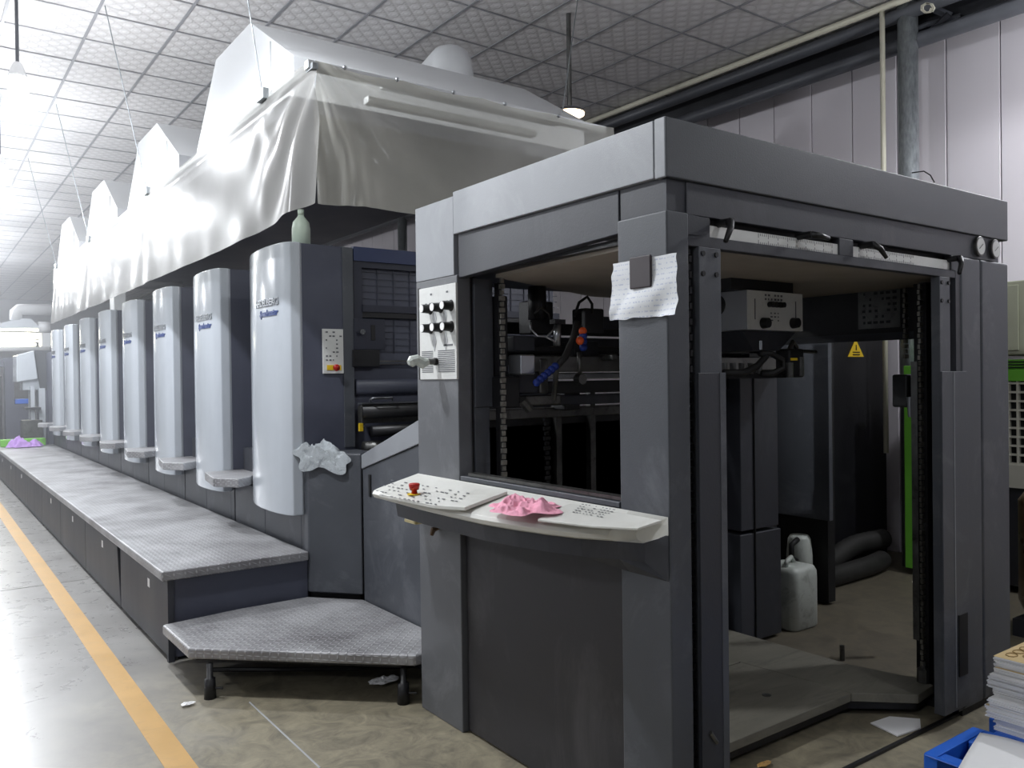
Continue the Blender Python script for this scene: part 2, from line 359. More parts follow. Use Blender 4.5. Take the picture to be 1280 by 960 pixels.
# tiles
T = .6; X0 = 1.84; Y0 = 6.137
tm = MB().box((-.292, -.292, 0), (.292, .292, .018))
cand = []
for i in range(-16, 9):
    for j in range(-21, 46):
        x = X0+(i+.5)*T; y = Y0+(j+.5)*T
        if x > 6.5: continue
        q = Vector((x, y, CZ))-CAMP; zf = q.dot(FW)
        vis = zf > .5 and -60 < 640+FPX*q.dot(RT)/zf < 1340 and -60 < 480+FPX*q.dot(DN)/zf
        cand.append((0 if vis else 1, q.length, x, y))
cand.sort()
tile0 = None; rest = MB()
for k, (v, d, x, y) in enumerate(cand):
    if k < 300:
        if tile0 is None:
            tile0 = tm.build('ceiling_tile', 'tile', ceil); o = tile0
        else:
            o = tile0.copy(); COL.objects.link(o)
        o.location = (x, y, CZ+.002+random.uniform(0, .003))
    else: rest.box((x-.292, y-.292, CZ), (x+.292, y+.292, CZ+.018))
rest.build('ceiling_tile', 'tile', ceil, kind='stuff')
for i in range(-16, 10):
    x = X0+i*T
    if x < 6.7: MB().box((x-.011, -7, CZ-.006), (x+.011, 34, CZ+.0)).build('ceiling_rail', 'tbar', ceil)
for j in range(-21, 47):
    y = Y0+j*T
    MB().box((-8, y-.008, CZ-.004), (6.6, y+.008, CZ+.001)).build('ceiling_rail', 'tbar', ceil)
# walls
wr = MB().box((XW+.03, -7, 0), (XW+.2, 34, 6)).build('wall_right', 'joint', **S)
y = -7
proto = MB().box((0, 0, 0), (.03, .408, 6)).build('wall_panel', 'wall', wr, bevel=.006); first = True
while y < 34:
    if first: o = proto; first = False
    else: o = proto.copy(); COL.objects.link(o)
    o.location = (XW+random.uniform(0, .004), y, 0); y += .415
MB().box((-8.2, -7, 0), (-8, 34, 6)).build('wall_left', 'wall_far', **S)
MB().box((-8.2, 34, 0), (7.2, 34.2, 6)).build('wall_far', 'wall_far', **S)
MB().box((-8.2, -7.2, 0), (7.2, -7, 6)).build('wall_near', 'wall_far', **S)
# beams and pipes along the right wall
def along(name, px, py, X, r, m, label, cat, n=14):
    p = at(px, py, X=X); o = MB().cyl((X, -6.9, p.z), (X, 33.9, p.z), r, n=n).build(name, m, smooth=True)
    o['label'] = label; o['category'] = cat; return p.z
zc = along('cable_conduit', 1000, 50, 6.35, .028, 'cream', 'thin cream conduit running highest along the ceiling edge above the grey pipes', 'conduit')
along('ceiling_pipe', 1000, 66, 6.42, .055, 'pipe_dark', 'upper mid grey round pipe below the cream conduit along the ceiling edge', 'pipe')
along('ceiling_pipe', 1000, 101, 6.5, .06, 'pipe_dark', 'lower grey round pipe running under the black beam along the wall top', 'pipe')
z = at(1000, 82, X=6.6).z
o = MB().box((6.58, -6.9, z-.1), (6.8, 33.9, z+.12)).build('wall_beam', 'pipe_black'); o['label'] = 'long black steel beam between the two grey pipes at the wall top'; o['category'] = 'beam'
o = MB().cyl((6.45, 3.47, 0), (6.45, 3.47, 4.55), .075, n=28).build('steel_column', 'galv', smooth=True); o['label'] = 'round galvanised steel column rising behind the delivery frame beside the wall'; o['category'] = 'column'
c = at(503, 290, X=6.45); o = MB().cyl((6.45, c.y, 0), (6.45, c.y, 4.55), .075, n=28).build('steel_column', 'galv', smooth=True); o['label'] = 'farther round steel column seen between the plastic curtain hem and the printing unit top'; o['category'] = 'column'
o = MB().cyl((6.36, 3.63, .9), (6.36, 3.63, zc), .02, n=12).build('vertical_conduit', 'cream', smooth=True); o['label'] = 'thin vertical cream conduit just left of the galvanised column'; o['category'] = 'conduit'
t = thing('roof_bracket', 'dark angled roof bracket bracing between galvanised column and wall beam', 'bracket', (6.5, 3.2, 4.2))
a = at(1145, 55, X=6.52); b = at(1180, 20, X=6.52)
MB().tube([at(1150, 52, X=6.5), at(1186, 18, X=6.5)], .03, 4).build('brace', 'pipe_black', t)
MB().tube([at(1160, 8, X=6.5), at(1188, 20, X=6.55)], .028, 4).build('strut', 'pipe_dark', t)
MB().tube([at(1130, 42, X=6.5), at(1160, 30, X=6.5), at(1200, 20, X=6.55)], .02, 4).build('strut', 'pipe_dark', t)
mb = MB(); pts = [at(1157+7*math.cos(k*.9)+k*.3, 10+6*math.sin(k*.9), X=6.3) for k in range(16)]
mb.tube(pts, .007, 5); mb.build('wire_coil', 'cream', t, smooth=True)
o = MB().tube([at(1140, 216, X=6.35), at(1155, 214, X=6.35), at(1163, 219, X=6.3), at(1168, 228, X=6.3)], .005, 5).build('loose_wire', 'black'); o['label'] = 'short loose black wire curling at the column above the delivery frame'; o['category'] = 'wire'

# lamps
def lamp(p, label, group=None, k=1.0):
    x, y, z = p
    t = thing('high_bay_lamp', label, 'lamp', (x, y, CZ), group)
    MB().cyl((x, y, z+.12), (x, y, CZ), .012, n=8).build('cord', 'pipe_dark', t, smooth=True)
    MB().tube([(x, y, z+.07), (x, y, z+.09), (x, y, z+.16), (x, y, z+.18)], [.062, .06, .035, .02], 14).build('cap', 'white_cap', t, smooth=True)
    MB().tube([(x, y, z-.075), (x, y, z-.06), (x, y, z), (x, y, z+.07)], [.04, .062, .068, .06], 16).build('bulb', 'bulb', t, smooth=True)
    # the bulb throws most of its light down and outward, a little up past the cap
    for kind, e in (('POINT', .46), ('SPOT', .72)):
        l = bpy.data.lights.new('lamp_light', kind); l.energy = LAMP_W*k*e; l.color = LAMP_COL; l.shadow_soft_size = .07
        if kind == 'SPOT': l.spot_size = math.radians(178); l.spot_blend = .25
        lo = bpy.data.objects.new('lamp_light', l); COL.objects.link(lo); lo.parent = t; lo.location = (0, 0, z-.16-CZ)
names = ['nearest', 'second', 'third', 'fourth', 'fifth', 'farthest']
for i, p in enumerate(AISLE_LAMPS): lamp(p, 'white glowing bulb lamp on a cord, %s visible over the aisle beside the press' % names[i])
for i, p in enumerate(OTHER_LAMPS): lamp(p, 'white bulb lamp hanging outside the picture, %s' % ['left of the delivery frame', 'left of the printing units', 'far left of the middle units', 'at the far left of the hall', 'left beside the camera', 'in front of the right wall', 'behind the camera to the right'][i], k=(1, 1, 1, 1, .5, .72, .3)[i])
# small warm lamp behind the hood
t = thing('work_lamp', 'small warm glowing lamp on a short post right of the white hood', 'lamp', at(712, 140, Y=5.2))
c = at(712, 137, Y=5.2)
MB().cyl(c+Vector((0, 0, -.04)), (c.x, c.y, CZ), .02, n=10).build('post', 'steel', t)
MB().tube([c+Vector((0, 0, -.03)), c+Vector((0, 0, .0))], [.13, .1], 18).build('shade', 'pipe_dark', t)
MB().tube([c+Vector((0, 0, -.045)), c+Vector((0, 0, -.031))], [.12, .12], 18).build('lens', 'warm_glow', t)

# thin haze volume over the far hall, added to imitate lens veil
hm = bpy.data.materials.new('veil_haze'); hm.use_nodes = True; nt = hm.node_tree; nt.nodes.clear()
vo = nt.nodes.new('ShaderNodeOutputMaterial'); vs_ = nt.nodes.new('ShaderNodeVolumeScatter'); vs_.inputs['Density'].default_value = HAZE; vs_.inputs['Anisotropy'].default_value = .3
vs_.inputs['Color'].default_value = (.93, .95, 1, 1); nt.links.new(vs_.outputs[0], vo.inputs['Volume'])
M['haze'] = hm
MB().box((-7.9, 5.3, .01), (6.8, 33.9, 4.5)).build('haze', 'haze', kind='structure')

# ================================================================== PRINTING UNITS
UY = 4.85; PITCH_U = 1.405
PC = [(1.925, 4.852), (1.865, 4.853), (1.838, 4.90), (1.820, 5.0), (1.812, 5.15), (1.816, 5.3), (1.834, 5.45), (1.868, 5.6), (1.925, 5.75)]
def surfx(y):
    for (x0, y0), (x1, y1) in zip(PC[1:], PC[2:]):
        if y0 <= y <= y1: return x0+(x1-x0)*(y-y0)/(y1-y0)
    return 1.87
t = thing('printing_unit', 'printing unit with light grey curved cover, nearest to the delivery frame, bottle on top', 'printing unit', (1.95, 4.86, 0), 'row of identical printing units')
unit1 = t
poly = PC+[(1.95, 5.75), (1.95, 4.87)]
mb = MB().prism(poly, 'z', .722, 2.395); mb.build('curved_cover', 'unit_panel', t, bevel=.008)
mb = MB().box((1.93, 4.865, .81), (2.285, 5.76, 2.392)); mb.build('side_frame', 'slate', t, bevel=.006)
MB().box((2.0, 4.9, .0), (3.95, 6.2, 1.05)).build('unit_base', 'dark_grey', t)
MB().box((2.285, 4.9, 1.05), (3.95, 5.72, 2.35)).build('unit_body', 'slate', t)
MB().box((2.31, 5.72, 1.05), (3.9, 6.255, 2.05)).build('cylinder_housing', 'dark_grey', t)
poly = [(1.93, 6.24), (1.725, 6.24), (1.66, 5.80), (1.775, 5.62), (1.88, 5.70), (1.925, 5.775), (2.3, 5.775), (2.3, 6.24)]
MB().prism(poly, 'z', .825, .885).build('step_plate', 'tread', t, bevel=.006)
MB().box((1.95, 4.95, 0), (1.99, 5.60, .80)).build('skirt_panel', 'body_grey', t, bevel=.004)
MB().box((1.95, 5.606, 0), (1.99, 6.25, .80)).build('skirt_panel', 'body_grey', t, bevel=.004)
MB().box((1.95, 4.866, .0), (2.0, 4.944, 1.06)).build('corner_strip', 'body_grey', t)
MB().box((1.985, 4.95, .79), (2.4, 5.775, .80)).build('skirt_top', 'dark_grey', t)
vs, fs = text_mesh('HEIDELBERG', .062, .003, bold=.0018)
wid = max(v[0] for v in vs); ys = 5.335; sc_ = (5.335-4.95)/wid
MB().add([(surfx(ys-v[0]*sc_)-.004-v[2], ys-v[0]*sc_, 2.02+v[1]) for v in vs], fs).build('raised_lettering', 'silver', t, label='silver raised maker lettering')
vs, fs = text_mesh('Speedmaster', .056, .002, shear=.25, bold=.0018)
wid = max(v[0] for v in vs); ys = 5.25; sc_ = (5.25-4.955)/wid
MB().add([(surfx(ys-v[0]*sc_)-.003-v[2], ys-v[0]*sc_, 1.955+v[1]) for v in vs], fs).build('printed_lettering', 'blue_letter', t, label='blue slanted model lettering')
ordn = ['second', 'third', 'fourth', 'fifth', 'sixth', 'seventh', 'eighth and farthest']
for k in range(1, 8):
    c = copy_tree(unit1); c.location = (1.95, 4.86+PITCH_U*k, 0)
    c['label'] = 'printing unit with light grey curved cover, %s from the delivery frame' % ordn[k-1]
# unit 1 extras: the side seen towards the delivery
t = unit1
YS = 4.862
def side(px, py, Y=YS): return at(px, py, Y=Y)
MB().box((2.07, YS-.008, 1.588), (2.208, YS+.006, 1.868)).build('button_panel', 'panel_white', t, bevel=.002)
bp_ = [o for o in COL.objects if o.name.startswith('button_panel')][0]
mb = MB(); dashes(mb, lambda a, b: (a, YS-.0095, b), 2.085, 2.2, 1.66, 1.86, 5, 8, 3, .5, .35); mb.build('printed_marks', 'print', bp_)
MB().box((2.095, YS-.0105, 1.61), (2.19, YS-.008, 1.642)).build('yellow_label', 'yellow', bp_)
MB().tube([(2.147, YS-.008, 1.625), (2.147, YS-.03, 1.625), (2.147, YS-.03, 1.625), (2.147, YS-.045, 1.625)], [.011, .011, .022, .02], 14).build('stop_button', 'red', bp_, smooth=True)
MB().box((2.21, YS-.004, 1.12), (2.283, YS+.01, 2.39)).build('door_edge', 'body_grey', t, bevel=.003)
MB().box((2.29, YS, 2.31), (3.98, YS+.05, 2.40)).build('blue_band', 'navy', t)
MB().box((2.29, YS+.01, 1.86), (2.35, YS+.06, 2.31)).build('guard_frame', 'navy_dark', t)
MB().box((2.35, YS+.01, 2.27), (3.98, YS+.06, 2.31)).build('guard_frame', 'navy_dark', t)
MB().box((2.35, YS+.0, 1.985), (3.98, YS+.04, 2.03)).build('guard_frame', 'navy_dark', t)
MB().box((2.35, YS+.01, 1.95), (3.98, YS+.03, 1.985)).build('guard_frame', 'black_paint', t)
MB().box((2.35, YS+.07, 1.1), (3.95, YS+.09, 2.3)).build('guard_backing', 'black', t)
gm = MB()
for i in range(14): gm.box((2.35+i*.12, YS+.03, 1.72), (2.354+i*.12, YS+.036, 2.27))
for j in range(13): gm.box((2.35, YS+.03, 1.73+j*.043), (3.98, YS+.033, 1.734+j*.043))
gm.build('wire_grille', 'slate', t)
pr = [side(437, 378), side(475, 378), side(475, 406), side(452, 406), side(452, 422), side(436, 422)]
MB().box((2.28, YS-.01, 1.74), (2.50, YS+.03, 1.94)).build('lock_plate', 'navy_dark', t, bevel=.004)
MB().box((2.40, YS-.013, 1.80), (2.43, YS-.008, 1.9)).build('slot', 'black', t, bevel=.002)
MB().box((2.27, YS-.012, 1.63), (2.46, YS+.02, 1.74)).build('latch_plate', 'black_paint', t, bevel=.004)
c = side(451, 415); MB().cyl((c.x, YS-.012, c.z), (c.x, YS-.03, c.z), .018).build('dial', 'silver', t)
for z, h in ((1.66, .012), (1.645, .006)): MB().box((2.46, YS-.005, z), (3.95, YS+.002, z+h)).build('rail', 'steel', t)
mb = MB()
mb.cyl((2.30, YS+.03, 1.50), (3.95, YS+.03, 1.50), .05, n=20); mb.build('roller', 'slate', t, smooth=True)
MB().cyl((2.30, YS-.05, 1.34), (3.95, YS-.05, 1.34), .05, n=20).build('roller', 'black_paint', t, smooth=True)
mb = MB().box((2.29, YS-.08, 1.27), (3.95, YS-.03, 1.385)); mb.build('tray', 'steel', t, bevel=.004)
MB().box((2.29, YS-.09, 1.392), (3.95, YS-.03, 1.40)).build('rail', 'silver', t)
q0, q1 = side(463, 499, YS-.1), side(490, 499, YS-.1)
MB().tube([side(463, 502, YS-.08), q0, side(466, 498, YS-.12), side(490, 497, YS-.12), side(491, 500, YS-.08)], .007, 8).build('tray_handle', 'silver', t, smooth=True)
MB().cyl((2.35, YS-.1, 1.22), (3.95, YS-.1, 1.22), .035, n=16).build('roller', 'black_paint', t, smooth=True)
MB().cyl((2.32, YS-.05, 1.11), (3.95, YS-.05, 1.11), .045, n=16).build('roller', 'steel', t, smooth=True)
c = side(452, 532, YS-.09); MB().cyl(c, c+Vector((0, -.02, 0)), .012).build('bolt', 'silver', t)
c = side(450, 527, YS-.09); MB().box((c.x-.012, c.y-.02, c.z-.06), (c.x+.012, c.y, c.z-.01)).build('bracket', 'yellow', t)
# lower cabinet beneath the unit
poly = [(1.935, 4.80), (2.165, 4.53), (2.30, 4.70), (2.30, 4.86), (1.935, 4.862)]
MB().prism(poly, 'z', .255, 1.105).build('lower_cabinet', 'body_grey', t, bevel=.012)
MB().prism([(1.96, 4.82), (2.17, 4.58), (2.28, 4.70), (2.28, 4.85), (1.96, 4.85)], 'z', 0, .255).build('cabinet_plinth', 'black', t)
# sloped transfer casing between the last unit and the delivery
t = thing('transfer_casing', 'grey sloped side casing with silver slanted rail between last unit and delivery', 'casing', (2.2, 4.0, 0))
MB().prism([(4.515, .22), (4.515, 1.012), (3.42, 1.31), (3.42, .0), (4.0, .0)], 'x', 2.165, 2.21).build('side_plate', 'body_grey', t, bevel=.004)
MB().prism([(4.512, 1.016), (4.512, 1.10), (3.42, 1.464), (3.42, 1.315)], 'x', 2.155, 2.2).build('slanted_rail', 'light_grey', t, bevel=.004)
MB().prism([(4.51, .1), (4.51, 1.0), (3.42, 1.3), (3.42, .1)], 'x', 2.25, 3.95).build('casing_body', 'black_paint', t)
MB().box((2.158, 4.40, .86), (2.166, 4.425, .99)).build('vent_slot', 'black', t)

# ================================================================== WALKWAY
t = thing('walkway_platform', 'long raised diamond tread walkway running along the row of printing units', 'platform', (1.5, 4.78, 0))
MB().box((1.085, 4.78, .455), (1.93, 16.05, .51)).build('deck_plate', 'tread', t, bevel=.01)
MB().box((1.13, 4.81, .02), (1.93, 4.84, .455)).build('end_panel', 'slate', t)
MB().box((1.118, 4.795, 0), (1.15, 4.83, .455)).build('corner_post', 'dark_grey', t)
MB().box((1.18, 4.84, 0), (1.93, 16.0, .45)).build('under_frame', 'black', t)
ys = [4.83]+[6.09+1.405*k for k in range(8)]
for i in range(8):
    y0, y1 = ys[i]+.006, ys[i+1]-.006
    if i == 1: poly = [(y0+.10, .452), (y0+.008, .03), (y1, .03), (y1, .452)]
    else: poly = [(y0, .452), (y0, .03), (y1, .03), (y1, .452)]
    pn = MB().prism(poly, 'x', 1.12, 1.14).build('side_panel', 'dark_grey', t, bevel=.003)
    if i not in (4,):
        yc = (y0+y1)/2-.05 if i else y0+.42
        MB().box((1.1185, yc-.025, .33), (1.12, yc+.025, .38)).build('sticker', 'paper', pn)
# low step
t = thing('low_step', 'low angled diamond tread step in front of the walkway end', 'step', (1.5, 4.3, 0))
poly = [(1.07, 4.72), (1.075, 4.22), (1.905, 3.44), (2.155, 3.44), (2.155, 4.50), (1.915, 4.775), (1.5, 4.775)]
MB().prism(poly, 'z', .185, .24).build('step_plate', 'tread', t, bevel=.012)
MB().prism([(1.12, 4.70), (1.12, 4.25), (1.88, 3.52), (2.1, 3.52), (2.1, 4.45), (1.9, 4.72)], 'z', .165, .185).build('under_frame', 'black', t)
for (x, y) in ((1.155, 4.14), (1.875, 3.50)):
    lg = MB().tube([(x, y, .17), (x, y, .10), (x, y, .098), (x, y, .0)], [.016, .016, .026, .03], 12).build('leg', 'black_paint', t, smooth=True)
    MB().tube([(x, y, .05), (x+.05, y-.04, .05)], .006, 6).build('leg_lever', 'black_paint', lg)
MB().tube([(1.2, 4.35, .07), (1.8, 3.9, .07), (2.1, 3.8, .05)], .012, 6).build('pedal_bar', 'black_paint', t)
o = cloth(at(235, 882, Z=.001), .035, .02, .008, 5, n=14).build('paper_scrap', 'paper'); o['label'] = 'tiny white paper scrap on the floor beside the yellow line'; o['category'] = 'paper'
o = cloth(at(480, 853, Z=.02), .09, .04, .02, 8, n=16).build('paper_scrap', 'paper'); o['label'] = 'white scrap lying in shadow under the low step near its right leg'; o['category'] = 'paper'

# ================================================================== DELIVERY
t = thing('delivery_unit', 'large open grey delivery frame at the near end of the press', 'delivery frame', (3.1, 2.6, 0)); D = t
XL, XR, YF, YB = 1.92, 4.265, 1.81, 3.405
MB().box((XL-.004, YF-.004, 2.172), (XR-.01, YF+.03, 2.362)).build('front_beam', 'front_grey', D, bevel=.005)
MB().box((XL-.006, YF-.002, 2.172), (XL+.03, YF+.045, 2.362)).build('corner_cap', 'light_grey', D, bevel=.004)
MB().box((XL-.004, YF+.05, 2.176), (XL+.03, 3.064, 2.361)).build('side_beam', 'light_grey', D, bevel=.004)  # same paint as the front beam, lightened to paint in the side light
MB().box((XL+.03, YF+.03, 2.30), (XR-.01, YB, 2.35)).build('roof_plate', 'light_grey', D)
MB().box((XR-.04, YF+.03, 2.172), (XR-.01, YB, 2.30)).build('side_beam', 'front_grey', D)
MB().box((XL, 3.069, 2.0), (XL+.13, YB, 2.345)).build('column_top', 'light_grey', D, bevel=.004)  # column paint again in a brighter tone, painting in the light up high
# rear left column (carries the knob panel)
poly = [(XL, 3.045), (XL+.065, 3.045), (XL+.13, 3.09), (XL+.13, YB), (XL, YB)]
MB().prism(poly, 'z', 0.0, 2.0).build('rear_column', 'rear_grey', D, bevel=.005)
MB().box((1.99, 3.05, .0), (2.0, 3.09, 2.0)).build('column_gap', 'black', D)
MB().box((2.005, 3.04, 1.42), (2.105, 3.09, 1.99)).build('inner_column', 'body_grey', D, bevel=.004)
MB().box((2.005, 3.045, .0), (2.085, 3.09, 1.42)).build('inner_column', 'body_grey', D, bevel=.004)
# near left column
MB().box((XL, YF, 0), (XL+.1, 2.035, 2.07)).build('front_column', 'body_grey', D, bevel=.006)
MB().box((XL+.012, YF+.012, 2.07), (XL+.11, 2.03, 2.176)).build('column_neck', 'dark_grey', D)
MB().prism([(2.037, 2.176), (2.037, 2.028), (3.047, 1.985), (3.047, 2.176)], 'x', XL+.01, XL+.05).build('side_lintel', 'dark_grey', D, bevel=.004)
# side door panel below the desk
MB().box((XL+.025, 2.037, 0.01), (XL+.05, 3.04, 1.10)).build('lower_panel', 'panel_dark', D, bevel=.004)
MB().box((XL+.0, 2.04, 1.105), (XL+.06, 3.04, 1.125)).build('sill', 'body_grey', D, bevel=.003)
MB().box((XL+.015, 2.04, 1.128), (XL+.03, 3.0, 1.14)).build('sill_rail', 'steel', D)
MB().box((XL+.04, 2.04, 1.128), (XL+.055, 3.0, 1.14)).build('sill_rail', 'steel', D)
# knob panel
pn = MB().box((XL-.007, 3.045, 1.545), (XL+.004, 3.365, 1.965)).build('knob_panel', 'panel_white', D, bevel=.002)
MB().box((XL-.004, 3.363, 1.545), (XL+.003, 3.382, 1.97)).build('panel_shadow_gap', 'black', pn)
def pk(px, py, X=XL-.04): return at(px, py, X=X)
for (px, py) in ((530, 386), (543, 384), (555.5, 381.5), (530.5, 410.5), (543, 409), (556, 408)):
    c = pk(px, py); c.x = XL-.007
    k = MB().tube([c, c+Vector((-.008, 0, 0)), c+Vector((-.045, 0, 0))], [.026, .021, .019], 18).build('knob', 'knob', pn, smooth=False)
    MB().cyl(c+Vector((-.0452, 0, 0)), c+Vector((-.048, 0, 0)), .017, n=16).build('knob_cap', 'white_cap', k)
for (px, py) in ((543, 398), (556, 396), (543, 427), (557, 425)):
    c = pk(px, py, XL-.008)
    MB().prism([(c.y-.018, c.z), (c.y, c.z+.045), (c.y+.018, c.z), (c.y, c.z-.045)], 'x', XL-.0085, XL-.007).build('printed_diamond', 'print_light', pn)
mb = MB()
for j in range(12):
    z = 1.578+j*.0085
    mb.box((XL-.0085, 3.06, z), (XL-.007, 3.20, z+.0035)); mb.box((XL-.0085, 3.245, z), (XL-.007, 3.345, z+.0035))
mb.build('ruled_table', 'print', pn)
mb = MB(); dashes(mb, lambda a, b: (XL-.0085, a, b), 3.1, 3.33, 1.87, 1.955, 5, 2, 4, .7, .2); mb.box((XL-.0085, 3.075, 1.693), (XL-.007, 3.15, 1.70)); mb.build('printed_marks', 'print', pn)
c = at(545, 452, X=XL-.01)
MB().cyl((XL-.007, c.y, c.z), (XL-.02, c.y, c.z), .017).build('socket', 'black', pn)
c2 = at(530, 453, X=XL-.09)
kk = MB().cyl((XL-.02, c.y, c.z), (XL-.05, c.y, c.z), .014).build('handle', 'steel', pn)
MB().tube([(XL-.045, c.y+.0, c.z), (XL-.07, c.y+.01, c.z-.008), (XL-.10, c.y+.015, c.z+.008), (XL-.125, c.y+.02, c.z), (XL-.14, c.y+.02, c.z-.005)], [.014, .026, .024, .026, .012], 9).build('handle_wrap', 'canister', kk, label='knotted beige cloth strip wrapped round the handle')
# control desk
def lerp(a, b, t_): return a+(b-a)*t_
outer = [at(px, py, Z=1.045) for px, py in ((465, 613), (485, 618), (520, 627), (560, 636), (600, 644.5), (640, 651), (680, 656.5), (720, 661), (760, 663), (795, 663))]
back = [(XL-.002, 3.405-(3.405-1.815)*i/9) for i in range(10)]
mbt = MB(); mbf = MB()
desk = MB()
NB = len(outer); top = []
sect = []
for o_, b_ in zip(outer, back):
    bx, by = b_
    din = Vector((bx-o_.x, by-o_.y)); ln = din.length; din /= ln
    s_ = [(bx, by, 1.105), (o_.x+din.x*.03, o_.y+din.y*.03, 1.053), (o_.x+din.x*.008, o_.y+din.y*.008, 1.044), (o_.x, o_.y, 1.030), (o_.x+din.x*.008, o_.y+din.y*.008, 1.014), (o_.x+din.x*.03, o_.y+din.y*.03, 1.006), (bx, by, 1.045)]
    sect.append(s_)
vs = [p for s_ in sect for p in s_]; n7 = 7
fs = [(i*n7+j, i*n7+(j+1) % n7, (i+1)*n7+(j+1) % n7, (i+1)*n7+j) for i in range(NB-1) for j in range(n7)]
fs += [tuple(range(n7)), tuple(range((NB-1)*n7, NB*n7))]
dk = MB().add(vs, fs).build('control_desk', 'white_plastic', D, bevel=.002)
def deskpt(px, py, lift=.002):
    # desk top is the plane through back edge z=1.105 and outer edge z~1.05: z = 1.105-(XL-x)*k
    v = RT*((px-640)/FPX)+DN*((py-480)/FPX)+FW; k = .19
    tt = (1.105-XL*k+lift-CAMP.z)/(v.z-k*v.x); return CAMP+v*tt
# raised keyboard area, left, and raised plate, right, with a tray between them
def slab(name, pts, h, m):
    mb = MB(); top_ = [deskpt(px, py, h) for px, py in pts]; bot = [p-Vector((0, 0, h+.002)) for p in top_]; n = len(pts)
    mb.add(top_+bot, [tuple(range(n)), tuple(range(2*n-1, n-1, -1))]+[(i, (i+1) % n, n+(i+1) % n, n+i) for i in range(n)])
    return mb.build(name, m, dk, bevel=.002)
slab('keypad_plate', [(474, 617), (521, 594), (634, 614), (581, 634), (540, 631)], .012, 'white_plastic')
slab('writing_plate', [(712, 629), (827, 650), (797, 660), (740, 657), (672, 649)], .006, 'white_plastic')
mb = MB()
dashes(mb, lambda a, b: deskpt(a+(b-600)*-1.4, b+(a-500)*.17, .0145), 490, 590, 600, 620, 18, 6, 11, .55, .25)
mb.build('printed_marks', 'print', dk)
mb = MB(); dashes(mb, lambda a, b: deskpt(a+(b-636)*-1.2, b+(a-735)*.17, .0085), 722, 765, 631, 643, 10, 5, 12, .7, .3); mb.build('printed_marks', 'print', dk)
c = deskpt(518, 618, .013)
MB().cyl(c, c+Vector((0, 0, .003)), .03, n=20).build('yellow_ring', 'yellow', dk)
MB().tube([c+Vector((0, 0, .003)), c+Vector((0, 0, .018)), c+Vector((0, 0, .02)), c+Vector((0, 0, .042)), c+Vector((0, 0, .046))], [.013, .011, .019, .024, .02], 16).build('stop_button', 'red', dk, smooth=True)
# bracket under the desk
mb = MB(); vs = []
for i in range(1, NB):
    o_ = outer[i]; bx, by = back[i]; din = Vector((bx-o_.x, by-o_.y)); din.normalize()
    q = Vector((o_.x, o_.y))+din*.035
    vs += [(q.x, q.y, 1.006), (q.x+din.x*.01, q.y, .945), (bx-.001, by, .90 if i > 7 else .945), (bx-.001, by, 1.045)]
fs = [(i*4+j, i*4+(j+1) % 4, (i+1)*4+(j+1) % 4, (i+1)*4+j) for i in range(NB-2) for j in range(4)]+[(0, 1, 2, 3), tuple(range((NB-2)*4, (NB-2)*4+4))]
MB().add(vs, fs).build('desk_bracket', 'dark_grey', D)
c = at(519, 650, X=1.80)
MB().box((c.x-.03, c.y-.05, c.z-.012), (c.x+.03, c.y+.05, c.z+.006)).build('desk_lamp_lens', 'cream_light', D, bevel=.006)
c = at(546, 660, X=XL-.01)
MB().tube([c+Vector((.01, 0, 0)), c+Vector((-.02, 0, -.005)), c+Vector((-.025, .004, -.03))], [.008, .014, .009], 8).build('hook', 'brown', D)
# front beam with the two scales
mb = MB()
y0, y1 = YF+.006, YF+.04
mb.box((2.02, y0, 2.066), (4.13, y1, 2.172)); mb.box((2.02, y0, 1.966), (3.80, y1, 2.0)); mb.box((2.02, y0, 2.0), (2.13, y1, 2.066))
mb.box((2.868, y0, 2.0), (2.962, y1, 2.066)); mb.box((3.725, y0, 2.0), (3.80, y1, 2.066)); mb.box((4.13, y0+.01, 2.06), (4.2, y1, 2.172))
mb.build('front_rail', 'dark_grey', D, bevel=.003)
MB().box((2.13, y1, 1.99), (3.80, y1+.01, 2.07)).build('rail_backing', 'black', D)
for a, b in ((2.13, 2.868), (2.962, 3.725)):
    s_ = MB().box((a, y0+.008, 2.0), (b, y0+.016, 2.043)).build('scale_strip', 'panel_white', D)
    mb = MB(); k = 0; x = a+(.26 if a < 2.5 else .05)
    while x < (b-.03 if a < 2.5 else b-.3):
        h = .016 if k % 5 == 0 else .009
        mb.box((x, y0+.0073, 2.002), (x+.002, y0+.0081, 2.002+h)); mb.box((x, y0+.0073, 2.041-h), (x+.002, y0+.0081, 2.041)); k += 1; x += .011
    mb.build('scale_ticks', 'print', s_)
def lever(px, py, ex, ey):
    c = at(px, py, Y=YF-.02); e = at(ex, ey, Y=YF-.06)
    h = MB().cyl((c.x, YF+.02, c.z), (c.x, YF-.045, c.z), .013, n=12).build('lever_hub', 'knob', D)
    MB().tube([(c.x, YF-.035, c.z), (lerp(c.x, e.x, .4), YF-.055, lerp(c.z, e.z, .35)), (e.x, YF-.06, e.z)], [.014, .011, .008], 10).build('lever_arm', 'knob', h, smooth=True)
lever(908, 278, 907, 302); lever(1008, 294, 1036, 298); lever(1086, 306, 1108, 322); lever(1195, 323, 1199, 342)
for px, py in ((1224, 308), (1243, 311.5)):
    c = at(px, py, Y=YF)
    g = MB().tube([(c.x, YF+.03, c.z), (c.x, YF-.006, c.z), (c.x, YF-.008, c.z)], [.046, .046, .042], 24).build('pressure_gauge', 'steel', D)
    MB().cyl((c.x, YF-.0085, c.z), (c.x, YF-.0095, c.z), .038, n=24).build('gauge_face', 'panel_white', g)
    MB().tube([(c.x-.02, YF-.012, c.z-.012), (c.x+.012, YF-.012, c.z+.01)], .0018, 4).build('gauge_needle', 'knob', g)
